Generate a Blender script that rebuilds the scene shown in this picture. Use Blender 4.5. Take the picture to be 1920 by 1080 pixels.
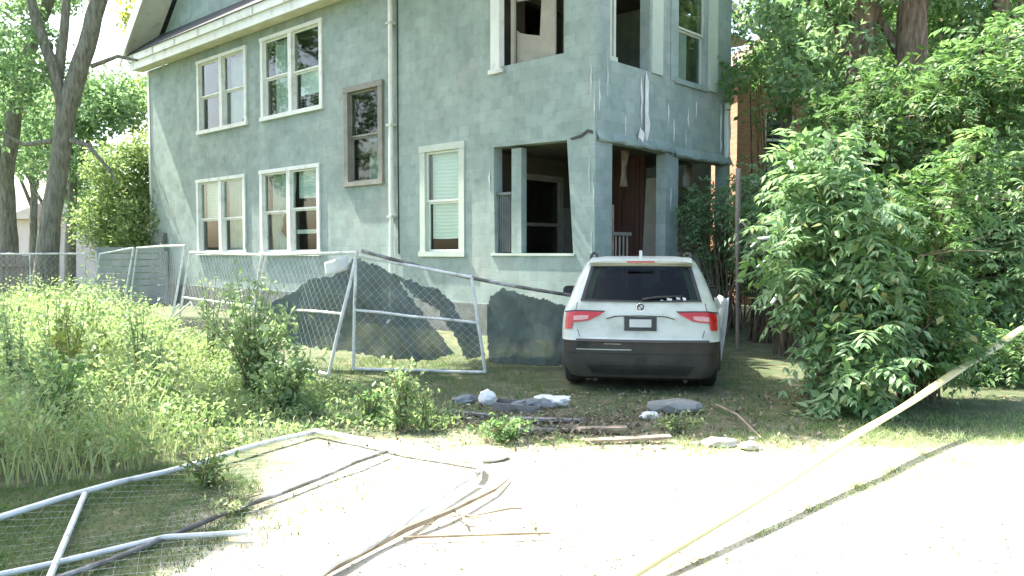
import bpy, bmesh, math, random
import numpy as np
from mathutils import Vector, Matrix, noise

for o in list(bpy.data.objects):
    bpy.data.objects.remove(o)
scene = bpy.context.scene
COL = scene.collection
R = math.radians
random.seed(7)

# ------------------------------------------------------------------ camera
cam_data = bpy.data.cameras.new('camera')
cam_data.sensor_width = 36.0
cam_data.lens = 28.125
cam_data.clip_start = 0.05
cam_data.clip_end = 2000
cam = bpy.data.objects.new('camera', cam_data)
COL.objects.link(cam)
cam.location = (0, 0, 1.65)
cam.rotation_euler = (R(90) - math.atan(68 / 1500), 0, 0)
scene.camera = cam

# ------------------------------------------------------------------ light
SUN_EL = R(55)
SUN_H = Vector((-0.825, 0.565, 0)).normalized()          # towards the sun, on the ground plane
SUN_DIR = Vector((SUN_H.x * math.cos(SUN_EL), SUN_H.y * math.cos(SUN_EL), math.sin(SUN_EL)))
world = bpy.data.worlds.new('World')
scene.world = world
world.use_nodes = True
wn = world.node_tree.nodes
sky = wn.new('ShaderNodeTexSky')
sky.sky_type = 'NISHITA'
sky.sun_disc = False
sky.sun_elevation = SUN_EL
sky.sun_rotation = math.atan2(SUN_H.x, SUN_H.y)
sky.air_density = 1.0
sky.dust_density = 3.0
sky.ozone_density = 0.5
wn['Background'].inputs['Strength'].default_value = 0.15
world.node_tree.links.new(sky.outputs[0], wn['Background'].inputs['Color'])
sd = bpy.data.lights.new('sun', 'SUN')
sd.energy = 5.0
sd.angle = R(0.55)
sd.color = (1.0, 0.97, 0.85)
sun = bpy.data.objects.new('sun', sd)
COL.objects.link(sun)
sun.rotation_euler = SUN_DIR.to_track_quat('Z', 'Y').to_euler()
sun.location = (-10, 10, 20)
vs = scene.view_settings
vs.view_transform = 'Standard'
vs.look = 'None'
vs.gamma = 1.0
vs.exposure = 2.1
vs.use_curve_mapping = False
scene.render.resolution_x = 1024
scene.render.resolution_y = 576
scene.cycles.max_bounces = 8
scene.cycles.transparent_max_bounces = 16


# ------------------------------------------------------------------ materials
def new_mat(name):
    m = bpy.data.materials.new(name)
    m.use_nodes = True
    nt = m.node_tree
    return m, nt, nt.nodes, nt.links, nt.nodes['Principled BSDF']


def ramp(nt, cols, pos=None):
    r = nt.nodes.new('ShaderNodeValToRGB')
    n = len(cols)
    while len(r.color_ramp.elements) < n:
        r.color_ramp.elements.new(0.5)
    for i, c in enumerate(cols):
        r.color_ramp.elements[i].position = pos[i] if pos else i / (n - 1)
        r.color_ramp.elements[i].color = (*c, 1)
    return r


def mottled(name, cols, scale=2.0, detail=6, rough=0.8, bump=0.2, bscale=40, metallic=0.0, pos=None, spec=0.5, bdist=0.01, stretch=None):
    m, nt, N, L, P = new_mat(name)
    tc = N.new('ShaderNodeTexCoord')
    src = tc.outputs['Object']
    if stretch:
        mp = N.new('ShaderNodeMapping')
        mp.inputs['Scale'].default_value = stretch
        L.new(src, mp.inputs[0])
        src = mp.outputs[0]
    nz = N.new('ShaderNodeTexNoise')
    nz.inputs['Scale'].default_value = scale
    nz.inputs['Detail'].default_value = detail
    nz.inputs['Roughness'].default_value = 0.6
    L.new(src, nz.inputs['Vector'])
    rp = ramp(nt, cols, pos or [0.32 + 0.36 * i / (len(cols) - 1) for i in range(len(cols))])
    L.new(nz.outputs['Fac'], rp.inputs[0])
    L.new(rp.outputs[0], P.inputs['Base Color'])
    P.inputs['Roughness'].default_value = rough
    P.inputs['Metallic'].default_value = metallic
    P.inputs['Specular IOR Level'].default_value = spec
    if bump:
        n2 = N.new('ShaderNodeTexNoise')
        n2.inputs['Scale'].default_value = bscale
        n2.inputs['Detail'].default_value = 4
        L.new(src, n2.inputs['Vector'])
        b = N.new('ShaderNodeBump')
        b.inputs['Strength'].default_value = bump
        b.inputs['Distance'].default_value = bdist
        L.new(n2.outputs['Fac'], b.inputs['Height'])
        L.new(b.outputs[0], P.inputs['Normal'])
    return m


def leaf_mat(name, cols, trans=0.4, tcol=(0.25, 0.4, 0.05), rough=0.45, dead=(0.27, 0.27, 0.11)):
    m, nt, N, L, P = new_mat(name)
    g = N.new('ShaderNodeNewGeometry')
    if dead:
        cols = list(cols) + [dead]
        rp = ramp(nt, cols, [0.0, 0.45, 0.9, 0.985])
    else:
        rp = ramp(nt, cols)
    L.new(g.outputs['Random Per Island'], rp.inputs[0])
    L.new(rp.outputs[0], P.inputs['Base Color'])
    P.inputs['Roughness'].default_value = rough
    P.inputs['Specular IOR Level'].default_value = 0.35
    t = N.new('ShaderNodeBsdfTranslucent')
    mx = N.new('ShaderNodeMix')
    mx.data_type = 'RGBA'
    mx.inputs['Factor'].default_value = 0.55
    L.new(rp.outputs[0], mx.inputs['A'])
    mx.inputs['B'].default_value = (*tcol, 1)
    L.new(mx.outputs['Result'], t.inputs['Color'])
    ms = N.new('ShaderNodeMixShader')
    ms.inputs[0].default_value = trans
    L.new(P.outputs[0], ms.inputs[1])
    L.new(t.outputs[0], ms.inputs[2])
    L.new(ms.outputs[0], N['Material Output'].inputs['Surface'])
    return m


def wall_material():
    m, nt, N, L, P = new_mat('teal_weathered_shingles')
    tc = N.new('ShaderNodeTexCoord')
    a = N.new('ShaderNodeTexNoise'); a.inputs['Scale'].default_value = 1.3; a.inputs['Detail'].default_value = 5
    L.new(tc.outputs['Object'], a.inputs['Vector'])
    r1 = ramp(nt, [(0.242, 0.300, 0.274), (0.280, 0.345, 0.316), (0.318, 0.390, 0.356)], [0.3, 0.5, 0.7])
    L.new(a.outputs['Fac'], r1.inputs[0])
    # broad bleached and brownish stains
    b = N.new('ShaderNodeTexNoise'); b.inputs['Scale'].default_value = 0.55; b.inputs['Detail'].default_value = 8; b.inputs['Roughness'].default_value = 0.7
    L.new(tc.outputs['Object'], b.inputs['Vector'])
    r2 = ramp(nt, [(0, 0, 0), (1, 1, 1)], [0.56, 0.76])
    L.new(b.outputs['Fac'], r2.inputs[0])
    mx = N.new('ShaderNodeMix'); mx.data_type = 'RGBA'
    L.new(r2.outputs[0], mx.inputs['Factor'])
    L.new(r1.outputs[0], mx.inputs['A'])
    mx.inputs['B'].default_value = (0.37, 0.375, 0.335, 1)
    # small dark blots
    c = N.new('ShaderNodeTexNoise'); c.inputs['Scale'].default_value = 5.0; c.inputs['Detail'].default_value = 3
    L.new(tc.outputs['Object'], c.inputs['Vector'])
    r3 = ramp(nt, [(1, 1, 1), (0.80, 0.83, 0.81)], [0.5, 0.75])
    L.new(c.outputs['Fac'], r3.inputs[0])
    mu = N.new('ShaderNodeMix'); mu.data_type = 'RGBA'; mu.blend_type = 'MULTIPLY'
    mu.inputs['Factor'].default_value = 1.0
    L.new(mx.outputs['Result'], mu.inputs['A']); L.new(r3.outputs[0], mu.inputs['B'])
    # vertical run-off streaks
    mp = N.new('ShaderNodeMapping'); mp.inputs['Scale'].default_value = (2.5, 2.5, 0.5)
    L.new(tc.outputs['Object'], mp.inputs[0])
    d = N.new('ShaderNodeTexNoise'); d.inputs['Scale'].default_value = 1.0; d.inputs['Detail'].default_value = 4
    L.new(mp.outputs[0], d.inputs['Vector'])
    r4 = ramp(nt, [(1, 1, 1), (0.88, 0.88, 0.86)], [0.5, 0.75])
    L.new(d.outputs['Fac'], r4.inputs[0])
    m2 = N.new('ShaderNodeMix'); m2.data_type = 'RGBA'; m2.blend_type = 'MULTIPLY'; m2.inputs['Factor'].default_value = 0.8
    L.new(mu.outputs['Result'], m2.inputs['A']); L.new(r4.outputs[0], m2.inputs['B'])
    # courses of shingles, each with its own tone
    sp_ = N.new('ShaderNodeSeparateXYZ'); L.new(tc.outputs['Object'], sp_.inputs[0])
    ad_ = N.new('ShaderNodeMath'); L.new(sp_.outputs['X'], ad_.inputs[0]); L.new(sp_.outputs['Y'], ad_.inputs[1])
    cb = N.new('ShaderNodeCombineXYZ'); L.new(ad_.outputs[0], cb.inputs['X']); L.new(sp_.outputs['Z'], cb.inputs['Y'])
    bk = N.new('ShaderNodeTexBrick'); bk.offset = 0.5
    bk.inputs['Color1'].default_value = (1.12, 1.09, 1.10, 1); bk.inputs['Color2'].default_value = (0.82, 0.87, 0.85, 1); bk.inputs['Mortar'].default_value = (0.80, 0.82, 0.81, 1)
    bk.inputs['Scale'].default_value = 1.0; bk.inputs['Mortar Size'].default_value = 0.006; bk.inputs['Mortar Smooth'].default_value = 0.6
    bk.inputs['Brick Width'].default_value = 0.30; bk.inputs['Row Height'].default_value = 0.22
    L.new(cb.outputs[0], bk.inputs['Vector'])
    m4 = N.new('ShaderNodeMix'); m4.data_type = 'RGBA'; m4.blend_type = 'MULTIPLY'; m4.inputs['Factor'].default_value = 0.7
    L.new(m2.outputs['Result'], m4.inputs['A']); L.new(bk.outputs['Color'], m4.inputs['B'])
    L.new(m4.outputs['Result'], P.inputs['Base Color'])
    P.inputs['Roughness'].default_value = 0.85
    e = N.new('ShaderNodeTexNoise'); e.inputs['Scale'].default_value = 28; e.inputs['Detail'].default_value = 5
    L.new(tc.outputs['Object'], e.inputs['Vector'])
    bp = N.new('ShaderNodeBump'); bp.inputs['Strength'].default_value = 0.35; bp.inputs['Distance'].default_value = 0.008
    hs = N.new('ShaderNodeMath'); hs.operation = 'MULTIPLY_ADD'; L.new(bk.outputs['Fac'], hs.inputs[0]); hs.inputs[1].default_value = -0.6; L.new(e.outputs['Fac'], hs.inputs[2])
    L.new(hs.outputs[0], bp.inputs['Height']); L.new(bp.outputs[0], P.inputs['Normal'])
    return m


def brick_material():
    m, nt, N, L, P = new_mat('orange_brick')
    tc = N.new('ShaderNodeTexCoord')
    mp = N.new('ShaderNodeMapping'); mp.inputs['Rotation'].default_value = (R(90), 0, 0)
    L.new(tc.outputs['Object'], mp.inputs[0])
    b = N.new('ShaderNodeTexBrick')
    b.inputs['Color1'].default_value = (0.44, 0.23, 0.13, 1)
    b.inputs['Color2'].default_value = (0.34, 0.16, 0.09, 1)
    b.inputs['Mortar'].default_value = (0.33, 0.27, 0.21, 1)
    b.inputs['Scale'].default_value = 4.6
    b.inputs['Mortar Size'].default_value = 0.014
    L.new(mp.outputs[0], b.inputs['Vector'])
    L.new(b.outputs['Color'], P.inputs['Base Color'])
    P.inputs['Roughness'].default_value = 0.9
    return m


def glass_material(name, tint, refl=0.12):
    m, nt, N, L, P = new_mat(name)
    t = N.new('ShaderNodeBsdfTransparent'); t.inputs[0].default_value = (*tint, 1)
    g = N.new('ShaderNodeBsdfGlossy'); g.inputs['Roughness'].default_value = 0.03
    lw = N.new('ShaderNodeLayerWeight'); lw.inputs[0].default_value = 0.5
    pw = N.new('ShaderNodeMath'); pw.operation = 'POWER'; L.new(lw.outputs['Facing'], pw.inputs[0]); pw.inputs[1].default_value = 4.0
    ad = N.new('ShaderNodeMath'); ad.operation = 'MULTIPLY_ADD'; ad.use_clamp = True
    L.new(pw.outputs[0], ad.inputs[0]); ad.inputs[1].default_value = 0.7; ad.inputs[2].default_value = refl
    ms = N.new('ShaderNodeMixShader')
    L.new(ad.outputs[0], ms.inputs[0]); L.new(t.outputs[0], ms.inputs[1]); L.new(g.outputs[0], ms.inputs[2])
    L.new(ms.outputs[0], N['Material Output'].inputs['Surface'])
    return m


def ground_material():
    m, nt, N, L, P = new_mat('dirt_with_dark_zones')
    tc = N.new('ShaderNodeTexCoord')
    def nz(s, d, ro=0.6):
        n = N.new('ShaderNodeTexNoise'); n.inputs['Scale'].default_value = s; n.inputs['Detail'].default_value = d; n.inputs['Roughness'].default_value = ro
        L.new(tc.outputs['Object'], n.inputs['Vector']); return n
    a = nz(0.9, 8)
    r1 = ramp(nt, [(0.30, 0.25, 0.17), (0.44, 0.39, 0.28), (0.52, 0.47, 0.36)], [0.35, 0.5, 0.65])
    L.new(a.outputs['Fac'], r1.inputs[0])
    b = nz(1.7, 6)
    r2 = ramp(nt, [(0, 0, 0), (1, 1, 1)], [0.52, 0.62])
    L.new(b.outputs['Fac'], r2.inputs[0])
    mx = N.new('ShaderNodeMix'); mx.data_type = 'RGBA'
    L.new(r2.outputs[0], mx.inputs['Factor']); L.new(r1.outputs[0], mx.inputs['A']); mx.inputs['B'].default_value = (0.36, 0.36, 0.23, 1)
    # darker green-brown soil: a zone of its own on the plot, with a ragged border
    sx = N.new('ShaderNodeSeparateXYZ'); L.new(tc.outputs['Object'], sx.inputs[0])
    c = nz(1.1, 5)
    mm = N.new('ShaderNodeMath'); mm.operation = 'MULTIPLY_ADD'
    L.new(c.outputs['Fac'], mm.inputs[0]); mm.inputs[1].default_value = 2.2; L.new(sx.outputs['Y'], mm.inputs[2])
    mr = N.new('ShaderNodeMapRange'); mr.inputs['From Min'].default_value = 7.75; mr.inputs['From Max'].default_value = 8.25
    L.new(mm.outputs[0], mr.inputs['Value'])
    # the same darker green-brown tone on the left of the plot
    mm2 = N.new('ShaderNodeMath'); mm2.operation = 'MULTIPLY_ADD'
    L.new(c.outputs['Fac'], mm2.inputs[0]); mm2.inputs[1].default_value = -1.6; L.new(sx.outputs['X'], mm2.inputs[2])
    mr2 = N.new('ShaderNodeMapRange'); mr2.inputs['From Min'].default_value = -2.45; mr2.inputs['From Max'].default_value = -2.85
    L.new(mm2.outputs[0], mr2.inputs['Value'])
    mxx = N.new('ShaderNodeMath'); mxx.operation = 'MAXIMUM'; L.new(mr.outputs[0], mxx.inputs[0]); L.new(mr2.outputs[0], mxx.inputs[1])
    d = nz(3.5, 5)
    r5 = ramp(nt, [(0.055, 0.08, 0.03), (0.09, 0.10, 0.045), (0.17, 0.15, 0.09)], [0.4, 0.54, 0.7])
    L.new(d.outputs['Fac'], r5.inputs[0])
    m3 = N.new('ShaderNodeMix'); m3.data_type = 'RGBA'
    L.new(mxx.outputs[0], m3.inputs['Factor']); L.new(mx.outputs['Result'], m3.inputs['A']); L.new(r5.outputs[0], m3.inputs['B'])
    L.new(m3.outputs['Result'], P.inputs['Base Color'])
    P.inputs['Roughness'].default_value = 0.95
    e = nz(30, 6, 0.7)
    bp = N.new('ShaderNodeBump'); bp.inputs['Strength'].default_value = 0.5; bp.inputs['Distance'].default_value = 0.02
    L.new(e.outputs['Fac'], bp.inputs['Height']); L.new(bp.outputs[0], P.inputs['Normal'])
    return m


M = {}
M['wall'] = wall_material()
M['brick'] = brick_material()
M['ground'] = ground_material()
M['white'] = mottled('weathered_white_paint', [(0.45, 0.46, 0.41), (0.68, 0.70, 0.64), (0.74, 0.76, 0.70)], 3, 6, 0.6, 0.15, 25, pos=[0.25, 0.45, 0.7])
M['cream'] = mottled('cream_soffit_paint', [(0.52, 0.50, 0.36), (0.70, 0.68, 0.52)], 2, 5, 0.7, 0.1, 20)
M['pale_trim'] = mottled('pale_green_trim', [(0.40, 0.46, 0.39), (0.50, 0.55, 0.47)], 2, 5, 0.7, 0.1, 20)
M['brown_trim'] = mottled('grey_brown_trim', [(0.17, 0.17, 0.14), (0.25, 0.25, 0.21)], 4, 5, 0.7, 0.2, 30)
M['shingle'] = mottled('dark_shingles', [(0.025, 0.03, 0.032), (0.06, 0.065, 0.07)], 6, 5, 0.9, 0.5, 18)
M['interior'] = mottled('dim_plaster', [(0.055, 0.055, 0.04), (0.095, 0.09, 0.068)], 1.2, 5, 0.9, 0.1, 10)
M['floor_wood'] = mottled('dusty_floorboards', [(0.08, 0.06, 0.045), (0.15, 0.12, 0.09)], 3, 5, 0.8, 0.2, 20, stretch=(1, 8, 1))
M['door_wood'] = mottled('red_brown_wood', [(0.05, 0.022, 0.013), (0.095, 0.042, 0.026)], 2, 6, 0.6, 0.2, 14, stretch=(6, 6, 0.6))
M['plywood'] = mottled('weathered_plywood', [(0.26, 0.25, 0.20), (0.36, 0.345, 0.28)], 2.2, 6, 0.85, 0.15, 20)
M['curtain'] = mottled('thin_grey_curtain', [(0.40, 0.47, 0.43), (0.52, 0.59, 0.54)], 3, 4, 0.9, 0.1, 30)
M['blind'] = mottled('pale_window_blind', [(0.68, 0.76, 0.73), (0.76, 0.83, 0.80)], 1.5, 3, 0.7, 0.05, 20)
M['glass'] = glass_material('window_glass', (0.85, 0.90, 0.87), 0.03)
M['car_glass'] = glass_material('tinted_car_glass', (0.42, 0.47, 0.42), 0.02)
M['galv'] = mottled('galvanised_steel', [(0.26, 0.22, 0.17), (0.50, 0.52, 0.48), (0.66, 0.68, 0.63)], 7, 6, 0.6, 0.05, 60, metallic=0.0, pos=[0.28, 0.42, 0.65])
M['rusty_pipe'] = mottled('dull_dark_pipe', [(0.06, 0.06, 0.055), (0.16, 0.15, 0.13), (0.42, 0.42, 0.4)], 4, 4, 0.6, 0.1, 40, metallic=0.2)
M['wire'] = mottled('chain_link_wire', [(0.50, 0.54, 0.52), (0.66, 0.70, 0.68)], 8, 3, 0.45, 0, 10, metallic=0.2)
def screen_material():
    m = mottled('grey_green_screen_mesh', [(0.095, 0.13, 0.11), (0.145, 0.18, 0.155)], 3, 6, 0.8, 0.3, 50)
    nt = m.node_tree; N = nt.nodes; L = nt.links
    t = N.new('ShaderNodeBsdfTransparent'); ms = N.new('ShaderNodeMixShader')
    tc = N.new('ShaderNodeTexCoord'); nz = N.new('ShaderNodeTexNoise'); nz.inputs['Scale'].default_value = 2.0; nz.inputs['Detail'].default_value = 5
    L.new(tc.outputs['Object'], nz.inputs['Vector'])
    mr = N.new('ShaderNodeMapRange'); mr.inputs['From Min'].default_value = 0.35; mr.inputs['From Max'].default_value = 0.7; mr.inputs['To Min'].default_value = 0.10; mr.inputs['To Max'].default_value = 0.42
    L.new(nz.outputs['Fac'], mr.inputs['Value']); L.new(mr.outputs[0], ms.inputs[0])
    L.new(N['Principled BSDF'].outputs[0], ms.inputs[1]); L.new(t.outputs[0], ms.inputs[2]); L.new(ms.outputs[0], N['Material Output'].inputs['Surface'])
    return m
M['tarp'] = screen_material()
def tape_material():
    m, nt, N, L, P = new_mat('yellow_plastic_tape')
    tc = N.new('ShaderNodeTexCoord'); nz = N.new('ShaderNodeTexNoise'); nz.inputs['Scale'].default_value = 5
    L.new(tc.outputs['Object'], nz.inputs['Vector'])
    rp = ramp(nt, [(0.62, 0.56, 0.26), (0.70, 0.64, 0.34)]); L.new(nz.outputs['Fac'], rp.inputs[0])
    L.new(rp.outputs[0], P.inputs['Base Color']); P.inputs['Roughness'].default_value = 0.35
    t = N.new('ShaderNodeBsdfTranslucent'); L.new(rp.outputs[0], t.inputs['Color'])
    ms = N.new('ShaderNodeMixShader'); ms.inputs[0].default_value = 0.3
    L.new(P.outputs[0], ms.inputs[1]); L.new(t.outputs[0], ms.inputs[2]); L.new(ms.outputs[0], N['Material Output'].inputs['Surface'])
    return m
M['tape'] = tape_material()
M['concrete'] = mottled('pale_concrete', [(0.36, 0.34, 0.29), (0.47, 0.45, 0.39), (0.54, 0.52, 0.46)], 1.5, 8, 0.9, 0.25, 50)
M['dark_stone'] = mottled('grey_stone', [(0.12, 0.13, 0.12), (0.23, 0.24, 0.22)], 5, 6, 0.9, 0.4, 30)
M['paper'] = mottled('white_scrap', [(0.52, 0.54, 0.5), (0.74, 0.74, 0.7)], 4, 5, 0.8, 0.1, 30)
M['grey_plastic'] = mottled('grey_plastic', [(0.10, 0.12, 0.12), (0.19, 0.21, 0.2)], 4, 4, 0.6, 0.1, 30)
M['wood_grey'] = mottled('weathered_fence_wood', [(0.17, 0.145, 0.12), (0.30, 0.265, 0.22)], 3, 6, 0.85, 0.3, 18, stretch=(5, 5, 0.6))
M['dull_board'] = mottled('dull_broken_board', [(0.12, 0.12, 0.105), (0.22, 0.215, 0.19)], 6, 6, 0.85, 0.4, 25)
M['rotten_wood'] = mottled('rotten_dark_wood', [(0.03, 0.028, 0.016), (0.075, 0.07, 0.04)], 9, 6, 0.95, 0.6, 30)
M['grey_siding'] = mottled('pale_grey_boards', [(0.30, 0.34, 0.33), (0.42, 0.46, 0.44)], 3, 5, 0.8, 0.2, 18)
M['wood_debris'] = mottled('dry_broken_wood', [(0.15, 0.11, 0.075), (0.34, 0.28, 0.2)], 5, 6, 0.85, 0.3, 25)
M['far_wall'] = mottled('pinkish_white_siding', [(0.66, 0.56, 0.52), (0.76, 0.66, 0.62)], 2, 4, 0.8, 0.1, 10)
M['far_roof'] = mottled('brown_roof', [(0.16, 0.09, 0.07), (0.24, 0.15, 0.12)], 5, 4, 0.9, 0.3, 18)
M['bark'] = mottled('grey_green_bark', [(0.085, 0.085, 0.06), (0.17, 0.165, 0.125), (0.25, 0.24, 0.19)], 7, 7, 0.95, 0.9, 9, bdist=0.04, stretch=(2.2, 2.2, 0.5))
M['bark_brown'] = mottled('brown_bark', [(0.06, 0.042, 0.026), (0.13, 0.095, 0.062), (0.21, 0.165, 0.115)], 7, 7, 0.95, 0.9, 9, bdist=0.04, stretch=(2.2, 2.2, 0.5))
M['stem'] = mottled('green_brown_stem', [(0.10, 0.10, 0.05), (0.18, 0.17, 0.08)], 6, 4, 0.8, 0.2, 30)
# car
def paint():
    m, nt, N, L, P = new_mat('white_car_paint')
    tc = N.new('ShaderNodeTexCoord'); nz = N.new('ShaderNodeTexNoise'); nz.inputs['Scale'].default_value = 3.5; nz.inputs['Detail'].default_value = 8
    L.new(tc.outputs['Object'], nz.inputs['Vector'])
    rp = ramp(nt, [(0.34, 0.36, 0.29), (0.46, 0.50, 0.43), (0.50, 0.54, 0.47)], [0.3, 0.5, 0.7]); L.new(nz.outputs['Fac'], rp.inputs[0])
    L.new(rp.outputs[0], P.inputs['Base Color'])
    P.inputs['Roughness'].default_value = 0.42; P.inputs['Coat Weight'].default_value = 0.35; P.inputs['Coat Roughness'].default_value = 0.12
    return m
M['paint'] = paint()
M['car_dark'] = mottled('dusty_grey_bumper_plastic', [(0.028, 0.028, 0.024), (0.06, 0.055, 0.046)], 3, 6, 0.6, 0.1, 60)
M['rubber'] = mottled('tyre_rubber', [(0.015, 0.015, 0.014), (0.04, 0.038, 0.034)], 6, 4, 0.85, 0.2, 40)
M['rim'] = mottled('alloy_rim', [(0.3, 0.3, 0.29), (0.45, 0.45, 0.44)], 6, 3, 0.4, 0, 10, metallic=0.7)
M['chrome'] = mottled('chrome', [(0.55, 0.55, 0.53), (0.7, 0.7, 0.68)], 6, 3, 0.2, 0, 10, metallic=0.9)
M['red_lens'] = mottled('red_lens', [(0.36, 0.014, 0.012), (0.46, 0.028, 0.022)], 9, 3, 0.15, 0.1, 60)
M['clear_lens'] = mottled('pink_clear_lens', [(0.50, 0.22, 0.20), (0.58, 0.34, 0.30)], 9, 3, 0.15, 0.1, 60)
M['black'] = mottled('black_plastic', [(0.012, 0.014, 0.013), (0.028, 0.03, 0.028)], 6, 3, 0.5, 0.05, 60)
M['plate'] = mottled('blank_plate', [(0.40, 0.44, 0.40), (0.48, 0.52, 0.48)], 6, 3, 0.5, 0.05, 60)
M['seat'] = mottled('grey_seat_fabric', [(0.10, 0.095, 0.085), (0.16, 0.15, 0.135)], 6, 3, 0.9, 0.1, 60)
M['emblem_blue'] = mottled('emblem_blue_enamel', [(0.05, 0.09, 0.2), (0.07, 0.12, 0.26)], 9, 2, 0.3, 0, 10)
# foliage
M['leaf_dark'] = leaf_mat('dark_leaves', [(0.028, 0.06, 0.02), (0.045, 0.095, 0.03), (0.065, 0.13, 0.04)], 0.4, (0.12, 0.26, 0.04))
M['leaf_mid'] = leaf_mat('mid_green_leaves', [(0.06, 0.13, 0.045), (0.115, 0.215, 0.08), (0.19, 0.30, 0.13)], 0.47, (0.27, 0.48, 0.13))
M['leaf_deep'] = leaf_mat('deep_green_leaves', [(0.055, 0.115, 0.04), (0.10, 0.185, 0.07), (0.17, 0.27, 0.11)], 0.42, (0.15, 0.30, 0.07))  # darkened leaf tone, standing in for shade on the tall back shrub
M['leaf_light'] = leaf_mat('light_green_leaves', [(0.09, 0.18, 0.08), (0.18, 0.30, 0.145), (0.30, 0.42, 0.23)], 0.45, (0.33, 0.53, 0.20))
M['leaf_yellow'] = leaf_mat('yellow_green_leaves', [(0.14, 0.19, 0.04), (0.21, 0.27, 0.06), (0.28, 0.33, 0.09)], 0.5, (0.42, 0.48, 0.08))
M['leaf_corner'] = leaf_mat('fresh_yellow_green_leaves', [(0.11, 0.19, 0.07), (0.19, 0.28, 0.11), (0.29, 0.37, 0.17)], 0.48, (0.34, 0.48, 0.15))
M['weed'] = leaf_mat('weed_leaves', [(0.12, 0.20, 0.07), (0.23, 0.34, 0.13), (0.40, 0.48, 0.23)], 0.47, (0.40, 0.56, 0.19))
M['weed_pale'] = leaf_mat('pale_weed_leaves', [(0.12, 0.20, 0.08), (0.24, 0.34, 0.15), (0.42, 0.50, 0.27)], 0.5, (0.42, 0.60, 0.24))
M['straw'] = leaf_mat('dry_grass', [(0.24, 0.31, 0.12), (0.37, 0.43, 0.20), (0.50, 0.53, 0.30)], 0.42, (0.45, 0.56, 0.23))
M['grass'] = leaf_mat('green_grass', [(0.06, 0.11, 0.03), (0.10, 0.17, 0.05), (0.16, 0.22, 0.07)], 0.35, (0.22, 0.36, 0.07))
M['litter'] = leaf_mat('dead_leaves', [(0.08, 0.06, 0.035), (0.16, 0.125, 0.08), (0.27, 0.23, 0.16), (0.08, 0.08, 0.08)], 0.1, (0.3, 0.22, 0.1), 0.8, None)


# ------------------------------------------------------------------ helpers
def tag(o, label=None, cat=None, group=None, kind=None):
    if label: o['label'] = label
    if cat: o['category'] = cat
    if group: o['group'] = group
    if kind: o['kind'] = kind
    return o


def empty(name, loc=(0, 0, 0), rz=0):
    o = bpy.data.objects.new(name, None)
    o.empty_display_size = 0.2
    COL.objects.link(o)
    o.location = loc
    o.rotation_euler = (0, 0, rz)
    return o


def link(name, me, mat=None, parent=None, smooth=None):
    if mat and not me.materials:
        me.materials.append(M[mat] if isinstance(mat, str) else mat)
    if smooth is not None:
        me.polygons.foreach_set('use_smooth', [True] * len(me.polygons))
        me.set_sharp_from_angle(angle=R(smooth))
    o = bpy.data.objects.new(name, me)
    COL.objects.link(o)
    if parent: o.parent = parent
    return o


def np_mesh(name, V, F):
    """V (n,3) floats, F (m,k) ints, all faces of k corners"""
    V = np.asarray(V, dtype=np.float32); F = np.asarray(F, dtype=np.int32)
    me = bpy.data.meshes.new(name)
    k = F.shape[1]
    me.vertices.add(len(V)); me.vertices.foreach_set('co', V.ravel())
    me.loops.add(F.size); me.loops.foreach_set('vertex_index', F.ravel())
    me.polygons.add(len(F))
    me.polygons.foreach_set('loop_start', np.arange(0, F.size, k, dtype=np.int32))
    me.polygons.foreach_set('loop_total', np.full(len(F), k, dtype=np.int32))
    me.update(calc_edges=True)
    return me


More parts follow.
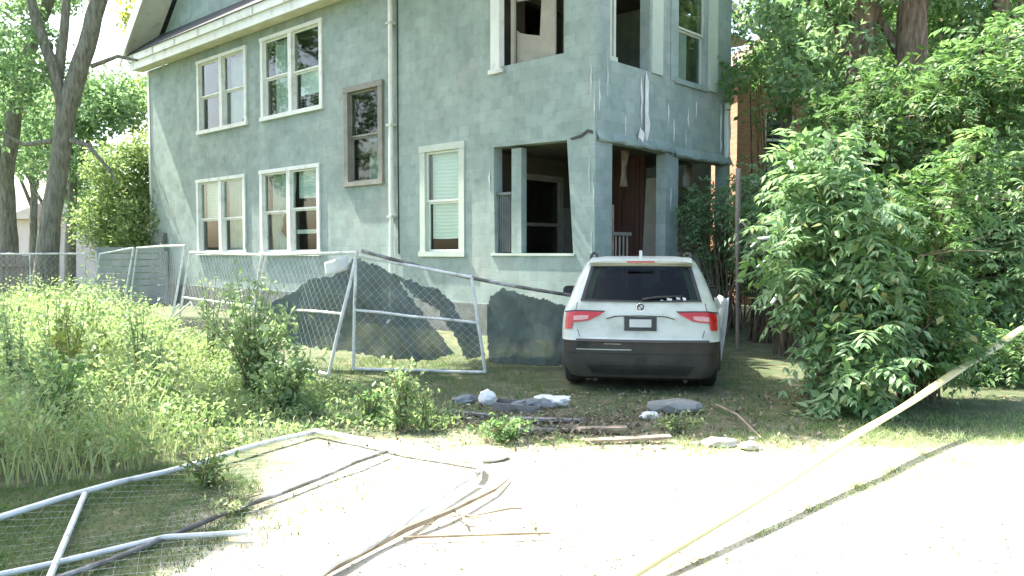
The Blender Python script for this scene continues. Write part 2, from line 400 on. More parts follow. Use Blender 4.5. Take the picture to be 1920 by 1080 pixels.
class MB:
    def __init__(s):
        s.v = []; s.f = []

    def add(s, vs, fs):
        n = len(s.v)
        s.v += [tuple(v) for v in vs]
        s.f += [tuple(i + n for i in f) for f in fs]
        return s

    def box(s, x0, x1, y0, y1, z0, z1, mat=None):
        vs = [Vector((x, y, z)) for z in (z0, z1) for y in (y0, y1) for x in (x0, x1)]
        if mat: vs = [mat @ v for v in vs]
        return s.add(vs, [(0, 2, 3, 1), (4, 5, 7, 6), (0, 1, 5, 4), (2, 6, 7, 3), (0, 4, 6, 2), (1, 3, 7, 5)])

    def tube(s, pts, rad, n=8, cap=True):
        pts = [Vector(p) for p in pts]
        if not hasattr(rad, '__len__'): rad = [rad] * len(pts)
        rings = []; u = None
        for i, p in enumerate(pts):
            d = (pts[min(i + 1, len(pts) - 1)] - pts[max(i - 1, 0)]).normalized()
            if u is None:
                u = d.orthogonal().normalized()
            else:
                u = (u - d * u.dot(d)).normalized()
            w = d.cross(u)
            rings.append([p + (u * math.cos(2 * math.pi * k / n) + w * math.sin(2 * math.pi * k / n)) * rad[i] for k in range(n)])
        vs = [q for r in rings for q in r]
        fs = []
        for i in range(len(pts) - 1):
            for k in range(n):
                a = i * n + k; b = i * n + (k + 1) % n
                fs.append((a, b, b + n, a + n))
        if cap:
            fs.append(tuple(range(n))[::-1]); fs.append(tuple(range(len(vs) - n, len(vs))))
        return s.add(vs, fs)

    def prism(s, poly, d0, d1, fn):
        """polygon (u,v) extruded from depth d0 to d1, mapped by fn(u,v,d)"""
        n = len(poly)
        vs = [fn(u, v, d0) for u, v in poly] + [fn(u, v, d1) for u, v in poly]
        fs = [tuple(range(n)), tuple(range(2 * n - 1, n - 1, -1))]
        for i in range(n):
            j = (i + 1) % n
            fs.append((i, i + n, j + n, j))
        return s.add(vs, fs)

    def grid(s, P):
        """P[i][j] points -> quads"""
        a = len(P); b = len(P[0])
        return s.add([q for r in P for q in r], [(i * b + j, i * b + j + 1, (i + 1) * b + j + 1, (i + 1) * b + j) for i in range(a - 1) for j in range(b - 1)])

    def build(s, name, mat, parent=None, smooth=None, fix=True):
        me = bpy.data.meshes.new(name)
        me.from_pydata(s.v, [], s.f)
        if fix:
            bm = bmesh.new(); bm.from_mesh(me)
            bmesh.ops.recalc_face_normals(bm, faces=bm.faces)
            bm.to_mesh(me); bm.free()
        me.update()
        return link(name, me, mat, parent, smooth)


def gz(x, y):
    return 0.022 * noise.noise((x * 0.9, y * 0.9, 0.3)) + 0.01 * noise.noise((x * 3.1, y * 3.1, 1.7))


# ------------------------------------------------------------------ ground
def build_ground():
    xs = sorted(set([-300, -120, -60, -35, -24] + [round(-16 + i * 0.25, 3) for i in range(113)] + [18, 26, 40, 80, 160, 300]))
    ys = sorted(set([-60, -25, -10, -4] + [round(0 + i * 0.25, 3) for i in range(113)] + [32, 40, 60, 100, 180, 400]))
    V = [(x, y, gz(x, y) if -16 <= x <= 12 and 0 <= y <= 28 else 0.0) for y in ys for x in xs]
    nx = len(xs)
    F = [(j * nx + i, j * nx + i + 1, (j + 1) * nx + i + 1, (j + 1) * nx + i) for j in range(len(ys) - 1) for i in range(nx - 1)]
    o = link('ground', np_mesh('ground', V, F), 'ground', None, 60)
    tag(o, kind='structure')
build_ground()

# ------------------------------------------------------------------ house
HC = Vector((1.447, 14.0, 0))
HROT = R(47.167)
house = empty('house', HC, HROT)
tag(house, 'two-storey grey-teal house with peeling paint, broken porch openings and white window frames', 'house')
LW = lambda u, z, d: (d, u, z)          # long wall facing left: u runs away from the corner
FW = lambda u, z, d: (u, d, z)          # porch front


def holed_wall(name, u0, u1, z0, z1, holes, th, fn, mat='wall', shifts=(), parent=house):
    us = sorted(set([u0, u1] + [h[0] for h in holes] + [h[1] for h in holes]))
    zs = sorted(set([z0, z1] + [h[2] for h in holes] + [h[3] for h in holes]))
    inside = lambda u, z: any(h[0] < u < h[1] and h[2] < z < h[3] for h in holes)
    idx = {}; V = []; F = []
    def vid(i, j, s):
        key = (i, j, s)
        if key not in idx:
            u, z = us[i], zs[j]
            for (su, sz, du, dz) in shifts:
                if abs(su - u) < 1e-4 and abs(sz - z) < 1e-4: u += du; z += dz; break
            idx[key] = len(V); V.append(fn(u, z, 0 if s == 0 else th))
        return idx[key]
    nu, nz = len(us) - 1, len(zs) - 1
    solid = lambda i, j: 0 <= i < nu and 0 <= j < nz and not inside((us[i] + us[i + 1]) / 2, (zs[j] + zs[j + 1]) / 2)
    for i in range(nu):
        for j in range(nz):
            if not solid(i, j): continue
            for s in (0, 1):
                F.append((vid(i, j, s), vid(i + 1, j, s), vid(i + 1, j + 1, s), vid(i, j + 1, s)))
            for (di, dj, a, b) in ((-1, 0, (i, j), (i, j + 1)), (1, 0, (i + 1, j), (i + 1, j + 1)), (0, -1, (i, j), (i + 1, j)), (0, 1, (i, j + 1), (i + 1, j + 1))):
                if not solid(i + di, j + dj):
                    F.append((vid(*a, 0), vid(*b, 0), vid(*b, 1), vid(*a, 1)))
    mb = MB(); mb.add(V, F)
    return mb.build(name, mat, parent)


H_L = [(11.85, 14.65, 5.18, 7.21), (8.24, 11.03, 5.18, 7.24), (12.0, 14.8, 1.62, 3.74), (8.4, 11.15, 1.62, 3.77), (5.9, 7.28, 3.24, 5.41),
       (3.3, 4.6, 1.62, 3.81), (0.6, 2.46, 1.62, 3.65), (0.7, 2.47, 5.2, 7.1)]
holed_wall('wall', 0, 18.1, -0.1, 7.52, H_L, 0.24, LW, shifts=[(0.6, 1.62, -0.12, 0), (0.6, 3.65, 0.03, 0), (2.46, 3.65, 0, 0.03), (2.46, 1.62, -0.03, 0)])
H_F = [(0.5, 2.28, 0.9, 3.6), (2.74, 4.62, 1.62, 3.52), (0.42, 1.68, 5.04, 7.1), (2.63, 3.78, 5.03, 7.1)]
holed_wall('wall', 0.24, 4.87, -0.1, 7.52, H_F, 0.22, FW, shifts=[(0.5, 0.9, 0.12, 0), (2.28, 3.6, 0.03, -0.03)])
# inner front wall behind the porch, right and rear walls
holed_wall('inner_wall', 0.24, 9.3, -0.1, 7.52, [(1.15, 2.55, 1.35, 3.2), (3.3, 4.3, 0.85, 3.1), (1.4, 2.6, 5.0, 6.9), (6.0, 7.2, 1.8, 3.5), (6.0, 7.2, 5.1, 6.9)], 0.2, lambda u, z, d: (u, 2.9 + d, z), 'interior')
holed_wall('wall', 3.1, 17.9, -0.1, 7.52, [(5, 6.2, 1.6, 3.5), (10, 11.2, 1.6, 3.5), (5, 6.2, 5.1, 7), (10, 11.2, 5.1, 7)], 0.2, lambda u, z, d: (9.3 - d, u, z))
holed_wall('wall', 0.24, 9.3, -0.1, 7.52, [], 0.2, lambda u, z, d: (u, 18.1 - d, z))
holed_wall('wall', 0.22, 2.9, 3.62, 7.52, [(0.9, 2.0, 5.05, 7.0)], 0.2, lambda u, z, d: (4.87 - d, u, z))
# floors and ceilings
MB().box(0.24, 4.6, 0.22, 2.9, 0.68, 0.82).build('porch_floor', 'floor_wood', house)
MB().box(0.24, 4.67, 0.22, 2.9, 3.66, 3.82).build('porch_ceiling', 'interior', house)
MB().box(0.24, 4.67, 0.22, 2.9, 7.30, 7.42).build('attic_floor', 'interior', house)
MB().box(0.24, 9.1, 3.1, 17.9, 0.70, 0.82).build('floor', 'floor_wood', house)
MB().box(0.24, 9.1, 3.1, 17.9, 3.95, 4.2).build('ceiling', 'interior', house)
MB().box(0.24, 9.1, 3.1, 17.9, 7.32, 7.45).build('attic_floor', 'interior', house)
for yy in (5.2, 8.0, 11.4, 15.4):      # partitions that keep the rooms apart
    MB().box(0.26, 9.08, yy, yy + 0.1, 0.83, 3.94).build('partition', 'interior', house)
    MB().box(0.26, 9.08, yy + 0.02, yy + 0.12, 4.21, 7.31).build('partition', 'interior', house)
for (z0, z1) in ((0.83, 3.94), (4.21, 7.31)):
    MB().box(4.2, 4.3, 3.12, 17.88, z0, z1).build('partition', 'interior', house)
# foundation band
MB().box(-0.05, -0.004, 2.6, 18.1, -0.1, 0.62).build('foundation', 'dark_stone', house)

# ---- cornice, pent roof, gable, roofs
OV = 0.40
MB().box(-OV, -0.002, -0.4, 18.5, 7.525, 7.565).build('soffit', 'cream', house)
mb = MB()
mb.box(-OV - 0.035, -OV - 0.002, -0.42, 18.52, 7.50, 7.74); mb.box(-OV - 0.09, -OV - 0.002, -0.44, 18.54, 7.745, 7.97)
mb.build('fascia', 'white', house)
for i in range(13):
    y0 = 0.1 + i * 1.5
    MB().box(-OV - 0.105, -OV - 0.092, y0, y0 + 0.04, 7.76, 7.95).build('gutter_strap', 'pale_trim', house)
mb = MB(); mb.prism([(-OV - 0.13, 7.975), (0.34, 8.72), (0.34, 8.60), (-OV + 0.0, 7.975 - 0.03 + 0.03)], -0.46, 18.56, lambda u, v, d: (u, d, v)); mb.build('pent_roof', 'shingle', house)
# gable facing left, set back behind the pent roof
RY, RZ, EY0, EY1, EZ = 10.4, 15.6, 2.3, 18.75, 8.02
sl = (RZ - EZ) / (EY1 - RY)
mb = MB(); mb.prism([(3.1, 7.9), (17.95, 7.9), (17.95, 8.25), (RY, RZ - 0.25), (3.1, 8.25)], 0.30, 0.42, lambda u, v, d: (d, u, v)); mb.build('gable_wall', 'wall', house)
mb = MB()
def slope(x0, x1, dz0, dz1, ya=EY1 + 0.02):
    z = lambda y: RZ - abs(y - RY) * sl
    return [(x0, RY, RZ + dz0), (x1, RY, RZ + dz0), (x1, ya, z(ya) + dz0), (x0, ya, z(ya) + dz0), (x0, RY, RZ + dz1), (x1, RY, RZ + dz1), (x1, ya, z(ya) + dz1), (x0, ya, z(ya) + dz1)]
CF = [(0, 1, 2, 3), (7, 6, 5, 4), (0, 4, 5, 1), (1, 5, 6, 2), (2, 6, 7, 3), (3, 7, 4, 0)]
MB().add(slope(-0.62, 10.3, 0.02, 0.16), CF).build('roof', 'shingle', house)
MB().add(slope(-0.62, 10.3, 0.02, 0.16, EY0 - 0.35), CF).build('roof', 'shingle', house)
MB().add(slope(-0.60, 0.29, -0.10, 0.015), CF).build('rake_soffit', 'white', house)
MB().add(slope(-0.66, -0.605, -0.34, 0.19), CF).build('bargeboard', 'white', house)
MB().add(slope(9.32, 10.28, -0.12, 0.015, EY0 - 0.3), CF).build('rake_soffit', 'pale_trim', house)
MB().add(slope(10.31, 10.36, -0.25, 0.19, EY0 - 0.3), CF).build('bargeboard', 'pale_trim', house)
MB().box(0.3, 10.25, 2.15, 2.885, 7.54, 7.60).build('soffit', 'pale_trim', house)
MB().box(-0.38, 5.3, -0.42, 2.6, 7.99, 8.12).build('porch_roof', 'shingle', house)
MB().box(0.0, 5.25, -0.38, -0.002, 7.57, 7.62).build('soffit', 'cream', house)
mb = MB(); mb.prism([(3.2, 7.6), (17.9, 7.6), (RY, RZ - 0.25)], 9.2, 9.3, lambda u, v, d: (d, u, v)); mb.build('gable_wall', 'wall', house)

# ---- corner board, downpipe
MB().box(-0.03, 0.10, 18.02, 18.14, 0, 7.5).build('corner_board', 'white', house)
mb = MB(); mb.tube([(-0.10, 5.5, 7.6), (-0.10, 5.5, 4.4), (-0.09, 5.52, 2.0), (-0.10, 5.53, 0.15), (-0.22, 5.53, 0.05)], 0.05, 8)
dp = mb.build('downpipe', 'white', house, 40)
for z in (6.6, 4.4, 2.4):
    mb = MB(); mb.box(-0.16, -0.001, 5.43, 5.6, z, z + 0.05); mb.build('pipe_bracket', 'pale_trim', dp)
# black strip standing in for the downpipe's shadow line on the wall
mb = MB(); mb.tube([(-0.012, 5.36, 7.5), (-0.012, 5.37, 4.0), (-0.012, 5.36, 1.6)], 0.014, 5); mb.build('pipe_shadow_strip', 'black', house)

# ---- electric meters by the far corner
mb = MB(); mb.box(-0.12, -0.002, 16.95, 17.65, 1.95, 2.25); mb.build('service_panel', 'grey_plastic', house)
for i in range(3):
    MB().box(-0.14, -0.122, 16.98, 17.62, 1.99 + i * 0.085, 2.03 + i * 0.085).build('louvre', 'brown_trim', house)
mb = MB(); mb.tube([(-0.05, 17.25, 1.94), (-0.05, 17.25, 0.75)], 0.045, 8); mb.build('conduit', 'white', house, 40)
mb = MB(); mb.box(-0.13, -0.002, 16.85, 17.12, 0.85, 1.9); mb.build('meter_cabinet', 'grey_plastic', house)
for z in (0.45, 0.02):
    mb = MB(); mb.box(-0.10, -0.002, 17.0, 17.4, z, z + 0.36); bx = mb.build('meter_box', 'grey_siding', house)
    mb = MB(); mb.tube([(-0.10, 17.2, z + 0.18), (-0.2, 17.2, z + 0.18)], [0.13, 0.115], 14); mb.build('meter_dial', 'blind', bx, 40)


# ---- windows
def window(y0, y1, z0, z1, fn, lights, trim='white', w=0.09, proud=0.045, sill=True, sash_split=0.5):
    """frame part with sashes, panes, blinds and curtains as its sub-parts; lights = list of dicts, one per opening"""
    mb = MB()
    B = lambda a, b, c, d, e, f, m=None: (m or mb).add([fn(u, z, dd) for dd in (e, f) for z in (c, d) for u in (a, b)], [(0, 2, 3, 1), (4, 5, 7, 6), (0, 1, 5, 4), (2, 6, 7, 3), (0, 4, 6, 2), (1, 3, 7, 5)])
    B(y0 - 0.03, y0 + w, z0, z1, -proud, 0.12); B(y1 - w, y1 + 0.03, z0, z1, -proud, 0.12)
    B(y0 - 0.05, y1 + 0.05, z1 - w * 0.5, z1 + w * 0.55, -proud - 0.012, 0.118)
    B(y0 - 0.06, y1 + 0.06, z0 - 0.07, z0 + 0.035, -proud - 0.03, 0.122)
    n = len(lights)
    cw = 0.16
    span = (y1 - y0 - 2 * w - (n - 1) * cw) / n
    for i in range(n - 1):
        a = y0 + w + (i + 1) * span + i * cw
        B(a, a + cw, z0 + 0.036, z1 - w * 0.51, -proud + 0.004, 0.119)
    win = mb.build('window', trim, house)
    for i, lt in enumerate(lights):
        a = y0 + w + i * (span + cw); b = a + span
        za, zb = z0 + 0.036, z1 - w * 0.52
        zm = za + (zb - za) * lt.get('split', sash_split)
        s = 0.042
        for (q0, q1, d0, key) in ((zm, zb, 0.03, 'top'), (za, zm, 0.075, 'bot')):
            if lt.get(key) == 'none': continue
            dz = lt.get('raise', 0) if key == 'bot' else 0
            m2 = MB()
            B(a + 0.001, a + s, q0 + dz, q1 + dz, d0, d0 + 0.04, m2); B(b - s, b - 0.001, q0 + dz, q1 + dz, d0, d0 + 0.04, m2)
            B(a + s, b - s, q0 + dz, q0 + s + dz, d0 + 0.001, d0 + 0.041, m2); B(a + s, b - s, q1 - s + dz, q1 + dz, d0 + 0.001, d0 + 0.041, m2)
            m2.build('sash', lt.get('sash', trim), win)
            m3 = MB(); B(a + s - 0.005, b - s + 0.005, q0 + s - 0.005 + dz, q1 - s + 0.005 + dz, d0 + 0.018, d0 + 0.024, m3); m3.build('pane', 'glass', win)
        for (kind, f0, f1, g0, g1, dep) in lt.get('back', []):
            c0, c1 = a + (b - a) * f0, a + (b - a) * f1
            e0, e1 = za + (zb - za) * g0, za + (zb - za) * g1
            m4 = MB()
            if kind == 'blind':
                nsl = max(3, int((e1 - e0) / 0.07))
                P = []
                for q in range(nsl * 2 + 1):
                    zz = e0 + (e1 - e0) * q / (nsl * 2)
                    dd = dep + (0.012 if q % 2 else 0.0)
                    P.append([fn(c0 + (c1 - c0) * t, zz + 0.01 * math.sin(t * 5 + zz), dd) for t in (0, .25, .5, .75, 1)])
                m4.grid(P)
                P2 = [[fn(c0 + (c1 - c0) * t, e0 + (e1 - e0) * q, dep + 0.02) for t in (0, 1)] for q in (0, 1)]
                m4.grid(P2)
                m4.build('blind', 'blind', win, fix=False)
            elif kind in ('curtain', 'swag', 'swagr'):
                P = []
                for q in range(13):
                    t = q / 12
                    zz = e1 + (e0 - e1) * t
                    row = []
                    pin = 1.0
                    if kind == 'swag': pin = 1 - 0.62 * math.exp(-((t - 0.62) / 0.22) ** 2) - 0.25 * (t > 0.7)
                    for k in range(25):
                        s_ = k / 24
                        uu = c0 + (c1 - c0) * (1 - (1 - s_) * pin) if kind == 'swag' else c0 + (c1 - c0) * s_
                        row.append(fn(uu, zz, dep + 0.03 * math.sin(s_ * 31 + i * 2 + math.sin(t * 3) * 0.5) + 0.015 * math.sin(s_ * 11 + t * 2)))
                    P.append(row)
                m4.grid(P); m4.build('curtain', 'curtain', win, 60, fix=False)
            elif kind == 'board':
                B(c0, c1, e0, e1, dep, dep + 0.03, m4); m4.build('board', 'blind', win)
            elif kind == 'grille':
                for q in range(9):
                    cc = c0 + (c1 - c0) * (q + 0.5) / 9
                    B(cc - 0.008, cc + 0.008, e0, e1, dep, dep + 0.02, m4)
                for q in range(4):
                    zz = e0 + (e1 - e0) * (q + 0.5) / 4
                    B(c0, c1, zz - 0.008, zz + 0.008, dep + 0.021, dep + 0.03, m4)
                m4.build('grille', 'grey_plastic', win)
            elif kind == 'bar':
                B(c0, c1, e0, e1, dep, dep + 0.03, m4); m4.build('rail', 'white', win)
    return win


# u grows to the left in the picture, so the first light of a pair is the right-hand one
window(*H_L[0], LW, [dict(back=[('curtain', 0, 0.55, 0.1, 1, 0.28), ('curtain', 0.62, 1, 0, 1, 0.30)]), dict(back=[('curtain', 0.0, 0.3, 0.0, 0.5, 0.3)])])
window(*H_L[1], LW, [dict(split=0.48, back=[('board', 0.05, 0.95, 0.2, 0.5, 0.2), ('grille', 0.05, 0.95, 0.03, 0.18, 0.18)]), dict(back=[('curtain', 0.02, 0.86, 0, 1, 0.24)])])
window(*H_L[2], LW, [dict(split=0.46, back=[('curtain', 0, 1, 0, 1, 0.24)]), dict(split=0.46, back=[('blind', 0.02, 0.98, 0.47, 1, 0.22)])])
window(*H_L[3], LW, [dict(split=0.52, **{'raise': 0.0}, back=[('blind', 0.02, 0.98, 0.66, 1, 0.22), ('bar', 0.02, 0.98, 0.22, 0.27, 0.14)]), dict(back=[('swag', 0.0, 0.95, 0.02, 1, 0.24)])])
window(*H_L[4], LW, [dict(sash='brown_trim', back=[('curtain', 0.1, 0.9, 0.0, 0.5, 0.5)])], trim='brown_trim', w=0.12, proud=0.06)
window(*H_L[5], LW, [dict(back=[('blind', 0.03, 0.93, 0.13, 1, 0.135)], sash='white')], trim='pale_trim', w=0.13, proud=0.03)
# front, upper floor: one wrecked opening, one dark sash window
window(2.63, 3.78, 5.03, 7.1, FW, [dict(back=[('curtain', 0.55, 0.9, 0, 0.6, 0.4)], sash='pale_trim')], trim='wall', w=0.06, proud=0.012)
mb = MB(); mb.box(0.425, 0.50, 0.02, 0.12, 5.05, 7.1); mb.box(0.60, 0.68, 0.06, 0.16, 5.0, 6.6); mb.box(0.50, 0.70, 0.03, 0.13, 5.02, 5.13)
ow = mb.build('window_frame', 'pale_trim', house)
MB().box(1.18, 1.36, 0.9, 1.0, 4.2, 6.7).build('loose_board', 'plywood', ow)
MB().box(0.52, 0.60, 0.05, 0.09, 5.14, 6.8).build('broken_sash', 'brown_trim', ow)
MB().box(1.72, 2.09, -0.04, -0.003, 5.02, 7.52).build('porch_post', 'pale_trim', house)
MB().box(3.86, 4.22, -0.035, -0.003, 5.0, 7.52).build('porch_post', 'pale_trim', house)
MB().box(2.40, 2.60, -0.02, -0.003, 5.0, 7.52).build('porch_post', 'wall', house)
# long wall, upper porch opening: casing, torn board
mb = MB(); mb.box(-0.05, 0.10, 2.27, 2.50, 5.16, 7.2); mb.box(-0.06, 0.12, 2.2, 2.56, 5.08, 5.16); mb.build('window_frame', 'white', house)
mb = MB(); mb.box(0.06, 0.12, 1.98, 2.06, 5.22, 7.1); mb.build('mullion', 'plywood', house)
mb = MB()
poly = [(1.02, 5.22), (1.98, 5.22), (1.98, 5.86), (1.90, 5.80), (1.72, 5.74), (1.40, 5.66), (1.36, 6.30), (1.50, 6.36), (1.98, 6.40), (1.98, 7.1), (1.02, 7.1)]
mb.prism(poly, 0.14, 0.17, lambda u, v, d: (d, u, v)); mb.build('torn_board', 'plywood', house)
MB().box(0.10, 0.22, 0.71, 0.80, 5.21, 7.1).build('mullion', 'brown_trim', house)
# lower porch opening: post, bars, ledge, inner window
MB().box(0.05, 0.20, 1.78, 2.03, 1.625, 3.62).build('porch_post', 'wall', house)
for i in range(7):
    y = 2.07 + i * 0.055
    MB().box(0.09, 0.115, y, y + 0.02, 1.64, 2.75).build('baluster', 'grey_plastic', house)
MB().box(0.06, 0.14, 2.05, 2.45, 2.75, 2.80).build('rail', 'grey_plastic', house)
MB().box(-0.03, 0.26, 0.44, 2.52, 1.575, 1.618).build('ledge', 'pale_trim', house)
mb = MB()
for (a, b, c, d) in ((1.08, 1.22, 1.25, 3.3), (2.48, 2.62, 1.25, 3.3), (1.22, 2.48, 3.17, 3.3), (1.22, 2.48, 1.25, 1.38), (1.22, 2.48, 2.2, 2.27)):
    mb.box(a, b, 2.84, 2.897, c, d)
iw = mb.build('inner_window', 'brown_trim', house)
MB().box(1.2, 2.5, 2.95, 2.96, 1.3, 3.2).build('pane', 'glass', iw)
MB().box(1.5, 1.95, 1.9, 1.95, 0.83, 2.55).build('leaning_board', 'interior', house)
# front lower openings: vestibule in red-brown wood, plywood sheet, half wall, rail
MB().box(2.95, 3.05, 0.95, 2.89, 0.83, 3.65).build('vestibule_wall', 'door_wood', house)
for y in (1.05, 1.5, 1.95):
    MB().box(2.925, 2.948, y, y + 0.09, 0.83, 3.6).build('batten', 'door_wood', house)
mt = Matrix.Translation((2.78, 0.62, 0.83)) @ Matrix.Rotation(R(4), 4, 'Y')
MB().box(-0.015, 0.015, -0.30, 0.26, 0, 2.35, mt).build('plywood_sheet', 'plywood', house)
MB().box(0.62, 0.68, 0.08, 0.14, 0.83, 2.5).build('newel', 'wood_debris', house)
for i in range(4):
    MB().box(0.78 + i * 0.12, 0.80 + i * 0.12, 0.10, 0.125, 0.83, 1.95).build('baluster', 'brown_trim', house)
MB().box(0.68, 1.25, 0.085, 0.14, 1.95, 2.01).build('rail', 'brown_trim', house)
MB().box(2.70, 4.9, -0.05, 0.27, 1.575, 1.64).build('ledge', 'brown_trim', house)
for i in range(4):
    MB().box(4.40, 4.62, 0.05, 0.09, 1.85 + i * 0.12, 1.90 + i * 0.12).build('slat', 'wood_debris', house)
for i, (x, y, z0, w, l) in enumerate([(0.8, 0.5, 3.62, 0.10, 0.55), (1.3, 1.2, 3.63, 0.07, 0.9), (1.75, 0.6, 3.62, 0.13, 0.7), (3.1, 0.5, 3.5, 0.12, 0.8), (3.7, 0.4, 3.5, 0.09, 0.5), (4.2, 0.6, 3.55, 0.14, 1.0)]):
    mb = MB(); mb.grid([[(x + w * (q - 1) + 0.05 * math.sin(i + t * 3), y + 0.04 * math.sin(q * 2 + t * 4 + i), z0 - l * t) for q in range(3)] for t in [k / 7 for k in range(8)]])
    o = mb.build('hanging_scrap', ['interior', 'brown_trim', 'wood_debris'][i % 3], house, 60, fix=False); o.modifiers.new('thick', 'SOLIDIFY').thickness = 0.006
# sagging skirt under the upper storey
def skirt(x0, x1, z, seed):
    rd = random.Random(seed); P = []
    n = 24
    for r_, (dy, dz) in enumerate(((-0.004, 0.16), (-0.03, 0.08), (-0.07, 0.0), (-0.05, -0.035), (0.0, -0.03))):
        P.append([(x0 + (x1 - x0) * i / n, dy * (1 + 0.5 * noise.noise((i * 0.5, seed, r_))), z + dz + (0.03 * noise.noise((i * 0.4, seed * 3, 0)) if r_ > 1 else 0)) for i in range(n + 1)])
    mb = MB(); mb.grid(P); mb.build('skirt', 'wall', house, 50)
skirt(0.02, 2.5, 3.62, 3); skirt(2.55, 4.88, 3.56, 5)
# dark tear above the corner pillar
mb = MB(); mb.prism([(0.05, 3.70), (0.16, 3.74), (0.30, 3.66), (0.52, 3.64), (0.55, 3.67), (0.32, 3.71), (0.15, 3.79), (0.06, 3.76)], -0.02, 0.0, lambda u, v, d: (d - 0.003, u, v)); mb.build('torn_edge', 'black', house)
# peeling strips of white underlay
def peel(fn, pts, seed, mat='paper'):
    """pts: list of (u, z, width); a curled, buckled strip standing off the wall"""
    P = []
    for i, (u, z, w) in enumerate(pts):
        row = []
        for k in range(7):
            t = k / 6 - 0.5
            lift = 0.008 + 0.22 * w * (2 * t) ** 2 + 0.012 * noise.noise((u * 4 + t * 3, z * 4, seed))
            row.append(fn(u + t * w, z + 0.02 * t, -abs(lift)))
        P.append(row)
    mb = MB(); mb.grid(P)
    o = mb.build('peeling_strip', mat, house, 50, fix=False)
    md = o.modifiers.new('thick', 'SOLIDIFY'); md.thickness = 0.004
    return o
def tapered(u, z0, z1, w, seed, n=14, end=0.12):
    rd = random.Random(seed); out = []
    for i in range(n + 1):
        t = i / n
        ww = w * min(1, t / end, (1 - t) / end) if end else w
        out.append((u + 0.03 * noise.noise((t * 3, seed, 0)), z0 + (z1 - z0) * t, max(0.006, ww * (0.75 + 0.5 * noise.noise((t * 5, seed, 3))))))
    return out
peel(FW, tapered(4.62, 3.58, 5.0, 0.30, 1), 1, 'blind')
peel(FW, tapered(4.80, 3.56, 4.9, 0.10, 2), 2)
peel(FW, tapered(4.42, 3.75, 4.8, 0.07, 12), 12)
peel(FW, tapered(1.56, 3.62, 5.02, 0.17, 3), 3)
peel(FW, tapered(1.36, 3.60, 3.95, 0.26, 4, 8, 0.3), 4)
peel(FW, tapered(1.40, 4.0, 4.9, 0.06, 14), 14)
for i, (u, z0, z1, w) in enumerate([(0.10, 4.15, 4.55, .06), (0.34, 4.5, 4.95, .05), (0.9, 3.75, 4.0, .06), (2.35, 4.25, 4.45, .07), (2.55, 3.9, 4.15, .06), (3.1, 4.2, 4.45, .06), (3.0, 3.75, 4.0, .07), (3.4, 4.45, 4.6, .05), (2.46, 2.6, 2.8, .05)]):
    peel(FW, tapered(u, z0 - 0.1, z1 + 0.1, w * 0.5, 20 + i, 9, 0.4), 20 + i)
for i, (u, z0, z1, w) in enumerate([(0.12, 2.75, 3.25, .06), (0.03, 2.3, 2.9, .05), (0.06, 1.1, 1.9, .06), (0.09, 4.4, 4.8, .07), (0.02, 4.0, 4.3, .05), (2.56, 2.9, 3.2, .09)]):
    peel(LW, tapered(u, z0 - 0.05, z1 + 0.1, w * 0.55, 40 + i, 9, 0.4), 40 + i)


